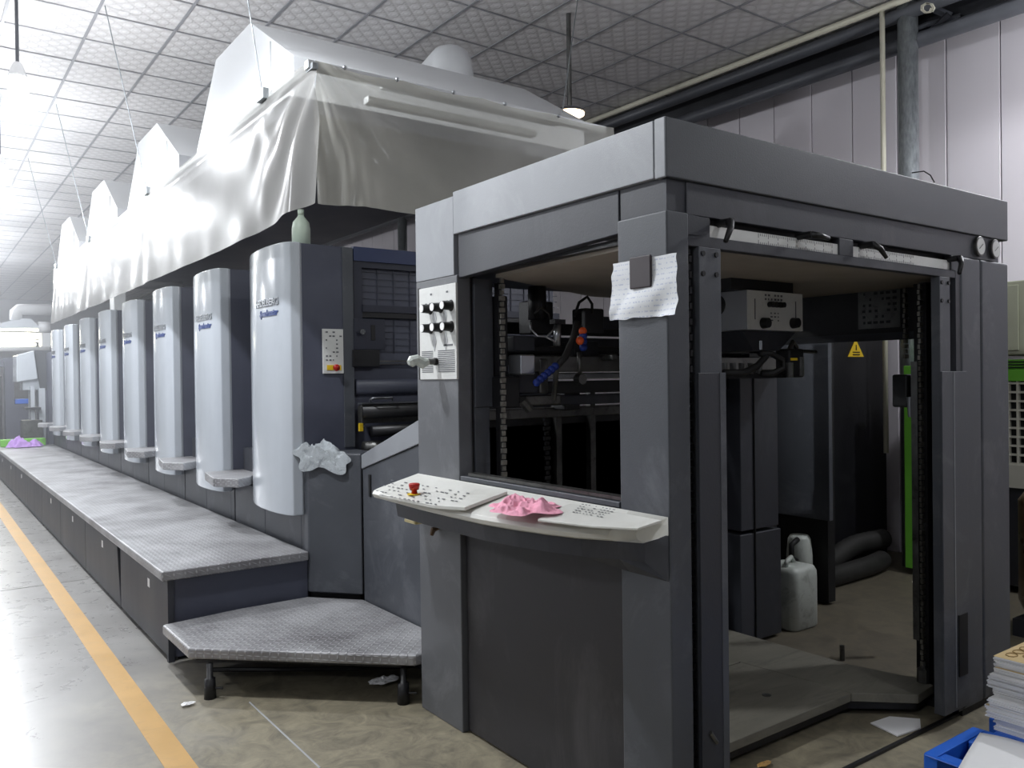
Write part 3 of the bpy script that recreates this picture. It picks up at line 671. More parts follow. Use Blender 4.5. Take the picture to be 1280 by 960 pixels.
# front left guide post and chain
p = MB().box((2.068, YF+.0, 0.0), (2.175, YF+.05, 1.967)).build('guide_post', 'body_grey', D, bevel=.003)
for (x, z) in ((2.085, 1.945), (2.15, 1.945), (2.085, 1.88), (2.15, 1.88)):
    MB().cyl((x, YF+.0, z), (x, YF-.005, z), .009, n=8).build('bolt', 'black_paint', p)
MB().prism([(2.046, YF-.012), (2.176, YF-.012), (2.176, YF+.06), (2.16, YF+.06), (2.16, YF-.002), (2.046, YF-.002)], 'z', 0, 1.557).build('guide_guard', 'dark_grey', p, bevel=.002)
MB().box((2.148, YF-.0135, .0), (2.177, YF-.011, 1.557)).build('guard_edge_strip', 'body_grey', p)
mb = MB(); chain(mb, 2.045, YF+.03, .03, 1.97, .014, 'y'); mb.build('lift_chain', 'black_paint', D)
MB().box((2.03, YF+.05, 0), (2.06, YF+.09, 1.97)).build('chain_guide', 'black_paint', D)
c = at(893, 925, Y=YF-.014); MB().tube([c+Vector((-.02, 0, .03)), c+Vector((.012, 0, -.012))], .008, 6).build('latch', 'steel', p)
# front right column
p = MB().box((3.61, YF+.0, 0.05), (3.70, YF+.04, 1.965)).build('guide_post', 'body_grey', D, bevel=.003)
for (x, z) in ((3.625, 1.94), (3.685, 1.94), (3.625, 1.86), (3.685, 1.86)):
    MB().cyl((x, YF+.0, z), (x, YF-.005, z), .009, n=8).build('bolt', 'black_paint', p)
MB().box((3.60, YF-.012, .056), (3.822, YF-.004, 1.552)).build('guide_guard', 'body_grey', p, bevel=.002)
MB().box((3.70, YF-.014, .07), (3.704, YF-.011, 1.55)).build('guard_fold', 'light_grey', p)
MB().box((3.80, YF, .03), (3.985, YF+.12, 2.066)).build('right_column', 'body_grey', D, bevel=.012)
MB().box((3.76, YF+.005, .03), (3.80, YF+.10, 2.0)).build('column_return', 'dark_grey', D)
cr = MB().box((3.991, YF, .03), (XR, YF+.30, 2.066)).build('right_column', 'body_grey', D, bevel=.012)
MB().box((3.80, YF+.01, 0), (4.2, YF+.28, .03)).build('column_foot', 'black', D)
a = at(1194, 768, Y=YF); b = at(1207, 840, Y=YF)
MB().box((a.x, YF-.018, b.z), (b.x-.01, YF-.011, a.z)).build('recessed_handle', 'black', D, bevel=.003)
MB().box((4.01, YF+.31, .0), (XR, YF+.33, 2.0)).build('column_inner_plate', 'black_paint', D)
# right chain, guide, carrier block
mb = MB(); c = at(1152, 600, Y=2.0); chain(mb, c.x, 2.0, .18, 1.95, .016); mb.build('lift_chain', 'chain', D)
MB().box((c.x+.025, 1.985, .0), (c.x+.10, 2.02, 1.97)).build('chain_guide', 'black_paint', D)
MB().box((c.x-.032, 2.0, .3), (c.x-.024, 2.03, 1.6)).build('chain_guide', 'steel', D)
MB().tube([(c.x, 2.0, .10), (c.x, 2.0, .16), (c.x, 2.0, .17), (c.x, 2.0, .2)], [.028, .028, .014, .01], 10).build('chain_anchor', 'steel', D)
c = at(1132, 420, Y=2.2); mb = MB(); chain(mb, c.x, 2.2, 1.62, 1.96, .018); mb.build('lift_chain', 'chain', D)
a = at(1124, 468, Y=2.2); b = at(1143, 508, Y=2.2)
MB().box((a.x, 2.16, b.z), (b.x, 2.24, a.z)).build('carrier_block', 'black_paint', D, bevel=.01)
c = at(1138, 496, Y=2.15); MB().cyl((c.x, 2.15, c.z), (c.x, 2.15, c.z-.1), .018, .012).build('guide_pin', 'silver', D)
a = at(1163, 456, Y=2.3); b = at(1170, 680, Y=2.3); MB().box((a.x, 2.3, b.z), (b.x, 2.31, a.z)).build('label_strip', 'grille_cream', D)
# right side inner: overhead housing with plate
hx = 4.16
hb = MB().box((hx, 2.02, 1.725), (XR-.03, YB, 2.03)).build('right_side_housing', 'black_paint', D)
MB().box((hx-.02, 2.02, 1.72), (hx, YB, 1.76)).build('housing_lip', 'dark_grey', hb)
pl = MB().box((hx-.006, 2.287, 1.787), (hx, 2.523, 1.997)).build('instruction_plate', 'steel', hb)
mb = MB(); dashes(mb, lambda a, b: (hx-.0075, a, b), 2.3, 2.51, 1.80, 1.985, 6, 6, 6, .7, .45); mb.build('printed_marks', 'black_paint', hb)
MB().box((4.0, YB-.28, 0.0), (XR-.02, YB, 1.725)).build('rear_right_column', 'black_paint', D)
# inner filter ceiling
MB().prism([(1.97, 1.86), (4.15, 1.86), (4.15, 3.39), (3.0, 3.39), (2.06, 2.95)], 'z', 1.985, 2.0).build('inner_ceiling', 'inner_ceiling', D)
MB().box((1.97, YF+.06, 2.0), (4.2, 3.38, 2.02)).build('inner_roof', 'black_paint', D)
# rear inner panel, posts, bars
rp = MB().box((2.12, 3.42, 0.0), (3.95, 3.47, 1.39)).build('rear_panel', 'black_paint', D)
for px in (699, 741.5):
    c = at(px, 550, Y=3.38); MB().box((c.x-.018, 3.38, .0), (c.x+.018, 3.42, 1.50)).build('rear_post', 'steel', rp)
c = at(688, 550, Y=3.38); mb = MB(); chain(mb, c.x-.04, 3.36, .1, 1.5, .02); mb.build('rear_chain', 'black_paint', rp)
# the left lifting chain
c = at(629, 500, Y=2.93); mb = MB(); chain(mb, c.x, 2.93, .15, 1.97, .0125); mb.build('lift_chain', 'chain', D)
MB().box((c.x+.03, 3.0, .0), (c.x+.05, 3.03, 1.97)).build('chain_guide', 'black_paint', D)
# gripper and slow down bars across the machine
def bar(py, Y, h, m, name='cross_bar', x0=2.12, x1=4.1, d=.05):
    z = at(700, py, Y=Y).z; return MB().box((x0, Y-d/2, z-h/2), (x1, Y+d/2, z+h/2)).build(name, m, D, bevel=.006)
bar(455, 3.0, .075, 'steel', x0=2.22); bar(437, 3.15, .03, 'black_paint'); bar(470, 3.1, .03, 'silver', d=.02); bar(484, 3.12, .06, 'black_paint')
bar(500, 3.16, .05, 'dark_grey'); bar(428, 3.3, .05, 'dark_grey'); bar(412, 3.4, .06, 'black_paint', x0=2.15); bar(515, 3.25, .05, 'steel', x0=2.2, d=.03); bar(440, 3.4, .14, 'black_paint')
# blocks
for (px, py, Y, w_, h, m) in ((652, 456, 2.96, .08, .09, 'silver'), (648, 430, 3.05, .12, .07, 'dark_grey'), (650, 478, 3.04, .14, .1, 'dark_grey'), (632, 490, 3.0, .09, .14, 'black_paint'),
                              (672, 470, 3.02, .05, .16, 'steel'), (670, 398, 3.2, .14, .16, 'black_paint'), (735, 402, 3.0, .12, .12, 'black_paint'), (725, 440, 3.1, .16, .10, 'black_paint'),
                              (752, 404, 3.1, .2, .06, 'dark_grey'), (668, 500, 3.1, .25, .05, 'steel'), (708, 500, 3.2, .1, .1, 'black_paint'), (760, 447, 2.95, .04, .03, 'steel'), (622, 440, 3.05, .05, .5, 'black_paint')):
    c = at(px, py, Y=Y); MB().box((c.x-w_/2, Y-.05, c.z-h/2), (c.x+w_/2, Y+.05, c.z+h/2)).build('mechanism_block', m, D, bevel=.008)
c = at(661, 507, Y=2.95); MB().tube([at(652, 500, Y=2.95), at(662, 512, Y=2.95)], .022, 8).build('bent_lever', 'steel', D)
c = at(671, 350, Y=3.15); d = at(671, 400, Y=3.15); MB().cyl((c.x, 3.15, 1.985), (c.x, 3.15, d.z), .045, n=16).build('hanging_post', 'black_paint', D, smooth=True)
c = at(697, 405, Y=2.9); d = at(696, 432, Y=2.9); MB().cyl(c, d, .017, n=14).build('air_cylinder', 'silver', D, smooth=True)
MB().box((c.x-.03, 2.88, c.z-.0), (c.x+.03, 2.92, c.z+.02)).build('cylinder_cap', 'black_paint', D)
MB().tube([at(663, 403, Y=2.95), at(664, 412, Y=2.93), at(672, 420, Y=2.9), at(683, 421, Y=2.88), at(692, 412, Y=2.88), at(694, 406, Y=2.9)], .005, 6).build('air_hose', 'silver', D, smooth=True)
MB().tube([at(683, 421, Y=2.88), at(692, 426, Y=2.88), at(696, 432, Y=2.88)], .005, 6).build('air_hose', 'silver', D, smooth=True)
MB().tube([at(668, 392, Y=2.95), at(676, 385, Y=2.95), at(686, 392, Y=2.95), at(689, 402, Y=2.95)], .005, 6).build('air_hose', 'hose', D, smooth=True)
MB().tube([at(718, 395, Y=2.95), at(724, 378, Y=2.95), at(734, 371, Y=2.95), at(740, 380, Y=2.95), at(740, 392, Y=2.95)], .007, 6).build('air_hose', 'black', D, smooth=True)
MB().tube([at(722, 402, Y=2.9), at(716, 425, Y=2.9), at(706, 447, Y=2.9), at(696, 458, Y=2.9)], .016, 8).build('swing_arm', 'hose', D, smooth=True)
MB().tube([at(724, 440, Y=2.88), at(725, 470, Y=2.88)], [.012, .008], 8).build('swing_arm', 'steel', D, smooth=True)
c = at(725, 474, Y=2.86); MB().tube([c+Vector((0, .02, 0)), c-Vector((0, .02, 0))], .024, 12).build('swing_arm_joint', 'steel', D)
MB().tube([at(696, 458, Y=2.9), at(692, 500, Y=2.95)], .012, 8).build('swing_arm', 'steel', D)
# ball jointed coolant hoses
def beads(pts, m, r):
    mb = MB()
    for p in pts: mb.ball(p, r, 12, 8)
    return mb.build('jointed_hose', m, D, smooth=True)
beads([at(671+4.6*i, 478-4*i, Y=2.86) for i in range(6)], 'hose_blue', .018)
beads([at(729, 420, Y=2.84), at(729, 427, Y=2.84), at(729, 434, Y=2.84)], 'hose_blue', .019)
beads([at(728.5, 414, Y=2.84), at(725, 426, Y=2.81)], 'orange', .019)
# suspended control box in the middle
bx0, bx1, by0, bz0, bz1 = 3.057, 3.472, 2.4, 1.752, 1.934
cb = MB().box((bx0, by0, bz0), (bx1, by0+.34, bz1)).build('hanging_control_box', 'light_grey', D, bevel=.004)
MB().box((bx0+.002, by0-.004, bz0+.002), (bx1-.002, by0, bz1-.002)).build('box_faceplate', 'panel_white', cb)
mb = MB(); F = lambda a, b: (a, by0-.0055, b)
dashes(mb, F, bx0+.12, bx0+.26, 1.885, 1.922, 6, 2, 3, .9, .5); dashes(mb, F, bx0+.16, bx0+.24, 1.79, 1.84, 3, 3, 8, .9, .4)
mb.box((bx0+.05, by0-.0055, 1.80), (bx0+.056, by0-.004, 1.895)); mb.box((bx1-.06, by0-.0055, 1.80), (bx1-.054, by0-.004, 1.895))
mb.build('printed_marks', 'print', cb)
for i in range(4): MB().cyl((bx0+.155+i*.028, by0-.004, 1.872), (bx0+.155+i*.028, by0-.03, 1.872), .013, n=10).build('toggle_switch', 'knob', cb)
for px in (953, 990):
    c = at(px, 404, Y=by0); k = MB().tube([(c.x, by0-.004, c.z), (c.x, by0-.035, c.z)], [.026, .023], 14).build('knob', 'knob', cb)
    MB().cyl((c.x, by0-.0352, c.z), (c.x, by0-.037, c.z), .016, n=12).build('knob_cap', 'print_light', cb) if False else None
MB().cyl((bx0-.003, by0+.17, 1.875), (bx0+.01, by0+.17, 1.875), .05, n=20).build('cable_hole', 'black', cb)
MB().box((2.975, 2.42, bz1), (3.43, 2.9, 2.0)).build('box_mount', 'black_paint', D)
MB().prism([(3.06, 1.75), (3.46, 1.75), (3.33, 1.66), (3.14, 1.66)], 'y', by0+.03, by0+.3).build('hopper', 'dark_grey', D)
for i in range(5): c = at(905+i*11, 462, Y=2.42); MB().cyl((c.x, 2.42, c.z+.03), (c.x, 2.42, c.z-.02), .013, n=10).build('valve', 'steel', D)
z = at(930, 469, Y=2.44).z; MB().box((2.85, 2.42, z-.015), (3.35, 2.46, z+.01)).build('valve_rail', 'black_paint', D)
MB().tube([at(905, 466, Y=2.36), at(930, 466, Y=2.36), at(946, 458, Y=2.36), at(957, 446, Y=2.36), at(950, 441, Y=2.38)], .016, 10).build('air_hose', 'black', D, smooth=True)
MB().tube([at(950, 442, Y=2.36), at(964, 442, Y=2.36), at(978, 450, Y=2.34), at(979, 460, Y=2.34), at(965, 467, Y=2.36), at(952, 467, Y=2.38)], .014, 10).build('air_hose', 'black', D, smooth=True)
c = at(951, 437, Y=2.35); MB().cyl(c, c+Vector((0, 0, .04)), .007).build('grease_nipple', 'silver', D)
vb = MB().box((at(982, 440, Y=2.4).x, 2.38, at(990, 472, Y=2.4).z), (at(1001, 440, Y=2.4).x, 2.46, at(990, 436, Y=2.4).z)).build('valve_body', 'black_paint', D, bevel=.01)
c = at(991, 430, Y=2.4); MB().tube([c+Vector((-.03, 0, -.03)), c+Vector((0, 0, .01)), c+Vector((.03, 0, -.02))], .012, 8).build('valve_bracket', 'steel', D)
MB().cyl(at(1003, 439, Y=2.42), at(1020, 440, Y=2.42), .009, n=8).build('valve_pipe', 'steel', D)
c = at(1001, 462, Y=2.38); MB().cyl(c+Vector((0, 0, .06)), c-Vector((0, 0, .03)), .015, n=10).build('valve_stem', 'steel', D)
c = at(987, 464, Y=2.36); MB().cyl(c+Vector((0, 0, .04)), c-Vector((0, 0, .03)), .017, n=10).build('valve_stem', 'steel', D)
c = at(992, 449, Y=2.375); MB().box((c.x-.025, c.y-.004, c.z-.006), (c.x+.025, c.y, c.z+.006)).build('warning_label', 'yellow', D)
# inner cabinet at the rear right
cx0 = 4.06
MB().box((3.78, 3.02, .66), (4.12, 3.42, 1.62)).build('inner_cabinet', 'dark_grey', D, bevel=.006)
MB().box((3.77, 3.02, .02), (4.14, 3.42, .64)).build('inner_cabinet', 'dark_grey', D, bevel=.006)
c = at(943, 600, Y=3.02); MB().box((c.x-.006, 3.012, .02), (c.x, 3.03, 1.62)).build('cabinet_seam', 'black', D)
MB().box((3.45, 3.25, 0), (3.75, 3.4, 1.6)).build('rear_inner_post', 'black_paint', D)
# lowered pile board
t = thing('pile_board', 'worn grey wooden pile board lying lowered on the floor inside the delivery frame', 'board', (3, 2.6, 0))
poly = [(2.10, 2.125), (2.66, 2.125), (3.45, 2.118), (3.64, 1.935), (3.81, 1.955), (3.83, 2.05), (3.76, 2.36), (3.76, 3.0), (3.70, 3.15), (2.10, 3.15)]
yy = 2.42
MB().prism([(2.10, 2.13), (3.42, 2.13), (3.42, 2.20), (3.36, 2.694), (2.10, 2.694)], 'z', .06, .1).build('plank', 'board', t, bevel=.004)
MB().prism([(2.10, 2.706), (3.36, 2.706), (3.425, 2.205), (3.427, 2.13), (3.64, 1.935), (3.81, 1.955), (3.84, 2.03), (3.76, 2.36), (3.74, 3.1), (2.10, 3.1)], 'z', .058, .099).build('plank', 'board', t, bevel=.004)
MB().prism([(2.11, 2.138), (3.41, 2.138), (3.64, 1.945), (3.8, 1.965), (3.8, 2.1), (3.7, 3.09), (2.11, 3.09)], 'z', .03, .0575).build('board_core', 'black_paint', t)
for y in (2.35, 2.85): MB().box((2.2, y, .0), (3.6, y+.08, .058)).build('bearer', 'black_paint', t)
c = at(958, 869, Z=.1); MB().cyl((c.x, c.y, .1), (c.x, c.y, .103), .02, n=14).build('bolt', 'steel', t)
o = MB().cyl((4.04, 2.565, 0), (4.04, 2.565, .08), .013, n=10).build('floor_bolt', 'steel'); o['label'] = 'small upright steel bolt in the floor behind the pile board'; o['category'] = 'bolt'
# paper note on the near column, held by a magnet
mb = MB()
def fn(u, v):
    y = 2.045-.285*u; z = 1.927-.19*v-.035*u*0
    edge = .004*noise.noise(Vector((u*6, v*6, 2)))
    x = XL-.012-.012*v*v*abs(math.sin(u*5+v*3))-.006*math.sin(v*9+u*4)*v
    return (x, y+edge*2+(.014*v if u < .5 else -.004*v), z+edge-.012*(1-u)*(1 if v > .5 else 0)*0)
mb.grid(fn, 24, 24); o = mb.build('paper_note', 'note', smooth=True); o['label'] = 'wrinkled white handwritten sheet stuck on the near column of the delivery frame'; o['category'] = 'paper'
o = MB().box((XL-.022, 1.862, 1.832), (XL-.013, 1.958, 1.935)).build('magnet', 'magnet', bevel=.004); o['label'] = 'dark plum square magnet holding the white sheet on the column'; o['category'] = 'magnet'
# rags
def dr(p):
    w_ = Vector(p); return w_
c = deskpt(652, 637, .004)
o = cloth(c, .16, .12, .034, 2.3, n=70, rot=.9, sharp=2.7).build('rag', 'pink_cloth', smooth=True); o['label'] = 'crumpled pink rag lying on the white control desk'; o['category'] = 'rag'
c = Vector((1.98, 4.74, 1.107))
def droop(p):
    # the part beyond the cabinet edge hangs down its face
    q = c+p; n_ = Vector((-.75, -.66)); d_ = (q.x-2.03)*n_.x+(q.y-4.70)*n_.y
    if d_ > 0: p = Vector((p.x-n_.x*d_*.9, p.y-n_.y*d_*.9, p.z-d_*.9)); p.x += n_.x*.02; p.y += n_.y*.02
    return p
o = cloth(c, .12, .19, .06, 6.1, n=40, rot=.35, sharp=2.6, droop=droop).build('rag', 'grey_cloth', smooth=True); o['label'] = 'crumpled grey rag draped over the cabinet edge beside the last printing unit'; o['category'] = 'rag'
# bottle on the tower
c = at(371.5, 302, Z=2.397); x, y = 1.99, 4.98
t = thing('plastic_bottle', 'pale green plastic bottle standing on top of the nearest printing unit', 'bottle', (x, y, 2.395))
MB().tube([(x, y, 2.396), (x, y, 2.40), (x, y, 2.50), (x, y, 2.54), (x, y, 2.575), (x, y, 2.585)], [.052, .057, .057, .05, .022, .018], 20).build('bottle_body', 'bottle', t, smooth=True)
MB().cyl((x, y, 2.585), (x, y, 2.62), .02, n=14).build('cap', 'bottle', t, smooth=True)

# ================================================================== HOODS AND PLASTIC CURTAIN
for k in range(4):
    y0 = 4.46+2.46*k
    lab = ['nearest', 'second', 'third', 'fourth and farthest'][k]
    t = thing('exhaust_hood', 'white trapezoid exhaust hood above the press, %s of the four' % lab, 'hood', (1.8, y0, 3.1))
    poly = [(y0, 3.14), (y0, 3.37), (y0+.70, 3.80), (y0+1.43, 3.80), (y0+1.94, 3.28), (y0+1.94, 3.14)]
    xe = 3.9
    MB().prism(poly, 'x', 1.75, xe).build('hood_shell', 'hood', t, bevel=.004)
    MB().box((1.742, y0+.34, 3.16), (1.752, y0+.346, 3.56)).build('fold_seam', 'print_light', t)
    if k == 0:
        MB().box((2.75, y0+.02, 3.3), (2.752, y0+.70, 3.3)).build('fold_seam', 'print_light', t) if False else None
        c = at(541, 78, Y=5.7)
        pts = [(c.x, 5.4, 3.6), (c.x, 5.4, 3.86), (c.x+.02, 5.45, 3.97), (c.x+.08, 5.6, 4.03), (c.x+.16, 5.9, 4.05), (c.x+.3, 6.6, 4.05)]
        MB().tube(pts, .16, 20).build('exhaust_duct', 'hood', t, smooth=True)
t = thing('hood_canopy', 'dark flat canopy underside behind the plastic curtain above the printing units', 'canopy', (2.7, 8, 3.0))
MB().box((1.68, 4.35, 3.02), (3.62, 13.3, 3.10)).build('canopy_plate', 'slate', t)
for (a, b) in (((477, 107), (697, 153)), ((457, 125.5), (668, 168))):
    p, q = at(*a, Y=4.03), at(*b, Y=4.03)
    MB().box((p.x, 4.0, (p.z+q.z)/2-.02), (q.x, 4.06, (p.z+q.z)/2+.02)).build('lamp_tube', 'hood', t, bevel=.008)
MB().box((1.62, 3.93, 3.11), (3.62, 3.98, 3.15)).build('curtain_rail', 'hood', t)
MB().box((1.63, 3.9, 3.10), (1.66, 13.1, 3.13)).build('curtain_rail', 'galv', t)
t = thing('plastic_curtain', 'frosty translucent plastic curtain hanging round the hoods above the press', 'curtain', (1.6, 3.9, 3.1))
CS, CE = 3.90, 13.06
def side_fn(u, v):
    s = (CE-CS)*u**1.35; h = v
    top = 3.145-.02*math.sin(PI*((s-.64) % 2.81)/2.81)-.0*s
    bot = 2.37 if s > 1.2 else 2.37+.06*(1-s/1.2)**2
    z = top+(bot-top)*h
    ang = math.atan2(s+.05, h*.8+.03); rad = math.hypot(s, h*.8)
    fold = .026*math.exp(-s/.9)*math.sin(ang*13)*min(1, rad*3)
    wav = .016*noise.noise(Vector((s*1.1, h*1.3, 4)))+.005*noise.noise(Vector((s*3, h*1.2+s*1.5, 8)))
    for cy in (4.54, 7.35, 10.15, 12.7):
        dd = s-(cy-CS); a2 = math.atan2(dd, h*.8+.05); wav += .009*math.exp(-abs(dd)/.35)*math.sin(a2*9)*min(1, h*3)
    x = 1.61-.035*h+fold+wav*(.3+h)
    if s < .25: x += .04*(1-s/.25)**2
    return (x, CS+s, z)
MB().grid(side_fn, 260, 26).build('side_sheet', 'film', t, smooth=True)
def front_fn(u, v):
    s = 2.02*u; h = v
    sag = .03*math.sin(PI*((s % .5)/.5))
    top = 3.145-sag*.5; bot = 2.43
    z = top+(bot-top)*h
    ang = math.atan2(s+.03, h*.7+.02); rad = math.hypot(s, h*.7)
    fold = .035*math.exp(-s/.35)*math.sin(ang*13)*min(1, rad*4)
    wav = .007*math.sin(s*75)*math.exp(-((s-.17)/.12)**2)+.05*noise.noise(Vector((s*1.2, h*2.2-s*.8, 14)))+.03*math.sin((h*3.2-s*1.1)*3)*min(1, s*2)*math.exp(-abs(h-.45)*1.5)
    return (1.65+s, CS+.01-.02*h+fold+wav*h, z)
MB().grid(front_fn, 110, 30).build('front_sheet', 'film_clear', t, smooth=True)
for (Y_) in (4.54, 7.35, 10.15, 12.7):
    MB().box((1.585, Y_-.05, 3.11), (1.62, Y_+.06, 3.17)).build('clamp', 'galv', t, bevel=.003)
for x in (1.8, 2.1, 2.45, 2.8, 3.2): MB().ball((x, 3.895, 3.135), .012, 8, 6).build('snap_rivet', 'silver', t, smooth=True)
wl = ['nearest the camera, thin grey suspension wire above the big hood', 'second thin suspension wire, between big hood and second hood', 'third thin suspension wire, running to the second curtain clamp gap', 'farthest thin suspension wire at the left end of the curtain']
for (Y_, top_, lb) in zip((4.54, 7.35, 10.15, 12.7), ((1.3, 4.30), (1.27, 7.15), (1.278, 9.96), (1.27, 12.53)), wl):
    o = MB().cyl((1.6, Y_, 3.15), (top_[0], top_[1], CZ), .0045, n=6).build('suspension_wire', 'galv'); o['label'] = lb; o['category'] = 'wire'
a = at(703, 140, Y=3.95); b = at(722, 0, Y=3.8)
b = at(722, 0, Z=CZ); b = Vector((a.x, a.y, a.z)).lerp(b, 1)
o = MB().cyl(a, b, .004, n=6).build('suspension_wire', 'galv'); o['label'] = 'thin suspension wire at the right end of the curtain front'; o['category'] = 'wire'
# white ducts below the far curtain
c = at(152, 385, Y=10.6); t = thing('white_duct_box', 'small white duct box on top of the middle printing units under the curtain', 'duct', (c.x, 10.6, 2.4))
a, b = at(138, 366, Y=10.9), at(148, 388, Y=10.9)
MB().box((a.x, 10.7, 2.40), (b.x+.05, 10.95, a.z)).build('duct_body', 'hood', t, bevel=.01)
MB().tube([(a.x+.05, 10.8, a.z), (a.x+.05, 10.8, a.z+.1), (a.x+.8, 10.8, a.z+.12)], .05, 10).build('duct_pipe', 'hood', t, smooth=True)

# ================================================================== FLOOR ITEMS RIGHT
t = thing('canister', 'dirty white square plastic canister on the floor behind the pile board', 'canister', (4.45, 3.1, 0))
x0, x1, y0, y1 = 4.24, 4.5, 3.0, 3.26
poly = []
for (cx, cy, a0) in ((x1-.05, y0+.05, -90), (x1-.05, y1-.05, 0), (x0+.05, y1-.05, 90), (x0+.05, y0+.05, 180)):
    for k in range(4): a = math.radians(a0+k*30); poly.append((cx+.05*math.cos(a), cy+.05*math.sin(a)))
mb = MB(); cx, cy = (x0+x1)/2, (y0+y1)/2; n = len(poly); rings = []
for z, s_ in ((0, .92), (.012, 1), (.30, 1), (.345, .985), (.37, .9), (.38, .6)):
    rings += [(cx+(p[0]-cx)*s_, cy+(p[1]-cy)*s_, z) for p in poly]
fs = [(i*n+j, i*n+(j+1) % n, (i+1)*n+(j+1) % n, (i+1)*n+j) for i in range(5) for j in range(n)]+[tuple(range(n)), tuple(range(5*n, 6*n))]
mb.add(rings, fs).build('canister_body', 'canister', t, smooth=True)
MB().tube([(cx-.09, cy-.04, .372), (cx-.08, cy-.04, .41), (cx+.02, cy+.0, .415), (cx+.05, cy, .375)], .014, 8).build('handle', 'canister', t, smooth=True)
MB().cyl((cx-.03, cy+.09, .37), (cx-.03, cy+.09, .41), .028, n=14).build('cap', 'canister', t)
t = thing('white_jug', 'smaller white plastic jug standing behind the dirty canister', 'jug', (4.7, 3.36, 0))
c = at(999, 668, Y=3.36); jz = c.z
MB().tube([(c.x, 3.36, 0), (c.x, 3.36, jz-.14), (c.x, 3.36, jz-.03), (c.x, 3.36, jz-.004), (c.x, 3.36, jz)], [.085, .085, .075, .06, .02], 16).build('jug_body', 'canister', t, smooth=True)
MB().tube([(c.x-.06, 3.33, jz-.02), (c.x-.13, 3.33, jz-.05), (c.x-.13, 3.33, jz-.13), (c.x-.08, 3.33, jz-.16)], .018, 8).build('handle', 'black', t, smooth=True)
def hose(pts, r, lab, hi):
    P = [Vector(p) for p in pts]; out = []
    for i in range(len(P)-1):
        for k in range(12): out.append(P[i].lerp(P[i+1], k/12))
    out.append(P[-1])
    sm = out[:]
    for _ in range(10): sm = [sm[0]]+[(sm[i-1]+sm[i]*2+sm[i+1])/4 for i in range(1, len(sm)-1)]+[sm[-1]]
    rs = [r*(1+.06*(i % 2)) for i in range(len(sm))]
    o = MB().tube(sm, rs, 14).build('corrugated_hose', 'hose', smooth=True); o['label'] = lab; o['category'] = 'hose'
hose([(5.05, 3.66, .08), (5.5, 3.66, .09), (5.95, 3.68, .20), (6.3, 3.62, .22)], .075, 'upper fat dusty black hose lying by the green post', 0)
hose([(5.0, 3.49, .07), (5.5, 3.50, .07), (5.9, 3.50, .08), (6.15, 3.55, .08)], .07, 'lower fat dusty black hose on the floor in front of the other', 0)
# neighbouring machine behind the delivery
t = thing('side_cabinet', 'dark grey machine cabinet with yellow warning triangle behind the delivery frame', 'cabinet', (5.6, 4.3, 0))
MB().box((4.88, 3.18, .575), (4.92, 3.95, 2.3)).build('door_panel', 'body_grey', t, bevel=.004)
MB().box((4.92, 3.22, .02), (5.0, 3.95, 2.3)).build('door_frame', 'black', t)
c = at(1040, 560, Y=3.8); d = at(1108, 560, Y=3.8)
cab = MB().box((c.x-.35, 3.8, .02), (d.x, 5.2, 2.3)).build('cabinet_body', 'black_paint', t, bevel=.004)
ct = [at(1069, 424, Y=3.796), at(1059.5, 446, Y=3.796), at(1079, 446, Y=3.796)]
tri = MB(); tri.prism([(p.x, p.z) for p in ct], 'y', 3.79, 3.796); tri.build('warning_triangle', 'yellow', t)
mb = MB(); g_ = sum((Vector(p) for p in ct), Vector())/3
mb.prism([(g_.x-.006, g_.z+.005), (g_.x+.006, g_.z+.005), (g_.x+.003, g_.z+.05), (g_.x-.003, g_.z+.05)], 'y', 3.786, 3.79); mb.build('warning_symbol', 'black', t)
for j in range(2): MB().box((g_.x-.05, 3.786, g_.z-.015-.02*j), (g_.x+.05, 3.79, g_.z-.006-.02*j)).build('warning_text_line', 'black', t)
# green machine at right
t = thing('green_machine', 'green and cream machine with square grille behind the right of the delivery frame', 'machine', (6.3, 2.9, 0))
MB().box((6.16, 3.27, .05), (6.28, 3.37, 1.6)).build('green_post', 'green', t, bevel=.004)
MB().box((6.16, 3.22, .05), (6.2, 3.27, 1.6)).build('cream_strip', 'grille_cream', t)
MB().box((6.2, 2.0, .05), (6.75, 3.3, .8)).build('base', 'dark_grey', t)
MB().box((6.16, 1.6, 1.48), (6.3, 3.3, 1.56)).build('green_band', 'green', t)
MB().box((6.17, 1.6, 1.56), (6.3, 3.3, 1.63)).build('louvre', 'green', t)
for j in range(3): MB().box((6.16, 1.6, 1.57+j*.02), (6.17, 3.3, 1.578+j*.02)).build('louvre_slat', 'black_paint', t)
MB().box((6.2, 1.6, .84), (6.28, 3.22, 1.48)).build('grille_backing', 'black', t)
mb = MB()
for j in range(10): mb.box((6.17, 1.6, .90+j*.062), (6.2, 3.22, .914+j*.062))
for i in range(27): mb.box((6.168, 1.6+i*.06, .88), (6.202, 1.614+i*.06, 1.48))
mb.box((6.165, 1.6, .74), (6.2, 3.22, .90)); mb.build('grille', 'grille_cream', t)
MB().box((6.14, 1.6, 1.66), (6.75, 2.75, 2.17)).build('top_box', 'olive', t, bevel=.01)
MB().box((6.125, 2.54, 1.69), (6.14, 2.72, 2.14)).build('door', 'olive', t, bevel=.004)
t = thing('brown_drum', 'glossy brown barrel shaped object right of the delivery frame', 'drum', (5.3, 1.9, 0))
c = at(1300, 700, X=5.3)
MB().tube([(5.42, 2.0, .1), (5.42, 2.0, .2), (5.42, 2.0, .78), (5.42, 2.0, .84), (5.42, 2.0, .87)], [.2, .24, .24, .2, .1], 24).build('drum_body', 'brown', t, smooth=True)
MB().box((5.2, 1.75, 0), (5.65, 2.2, .1)).build('drum_base', 'dark_grey', t)
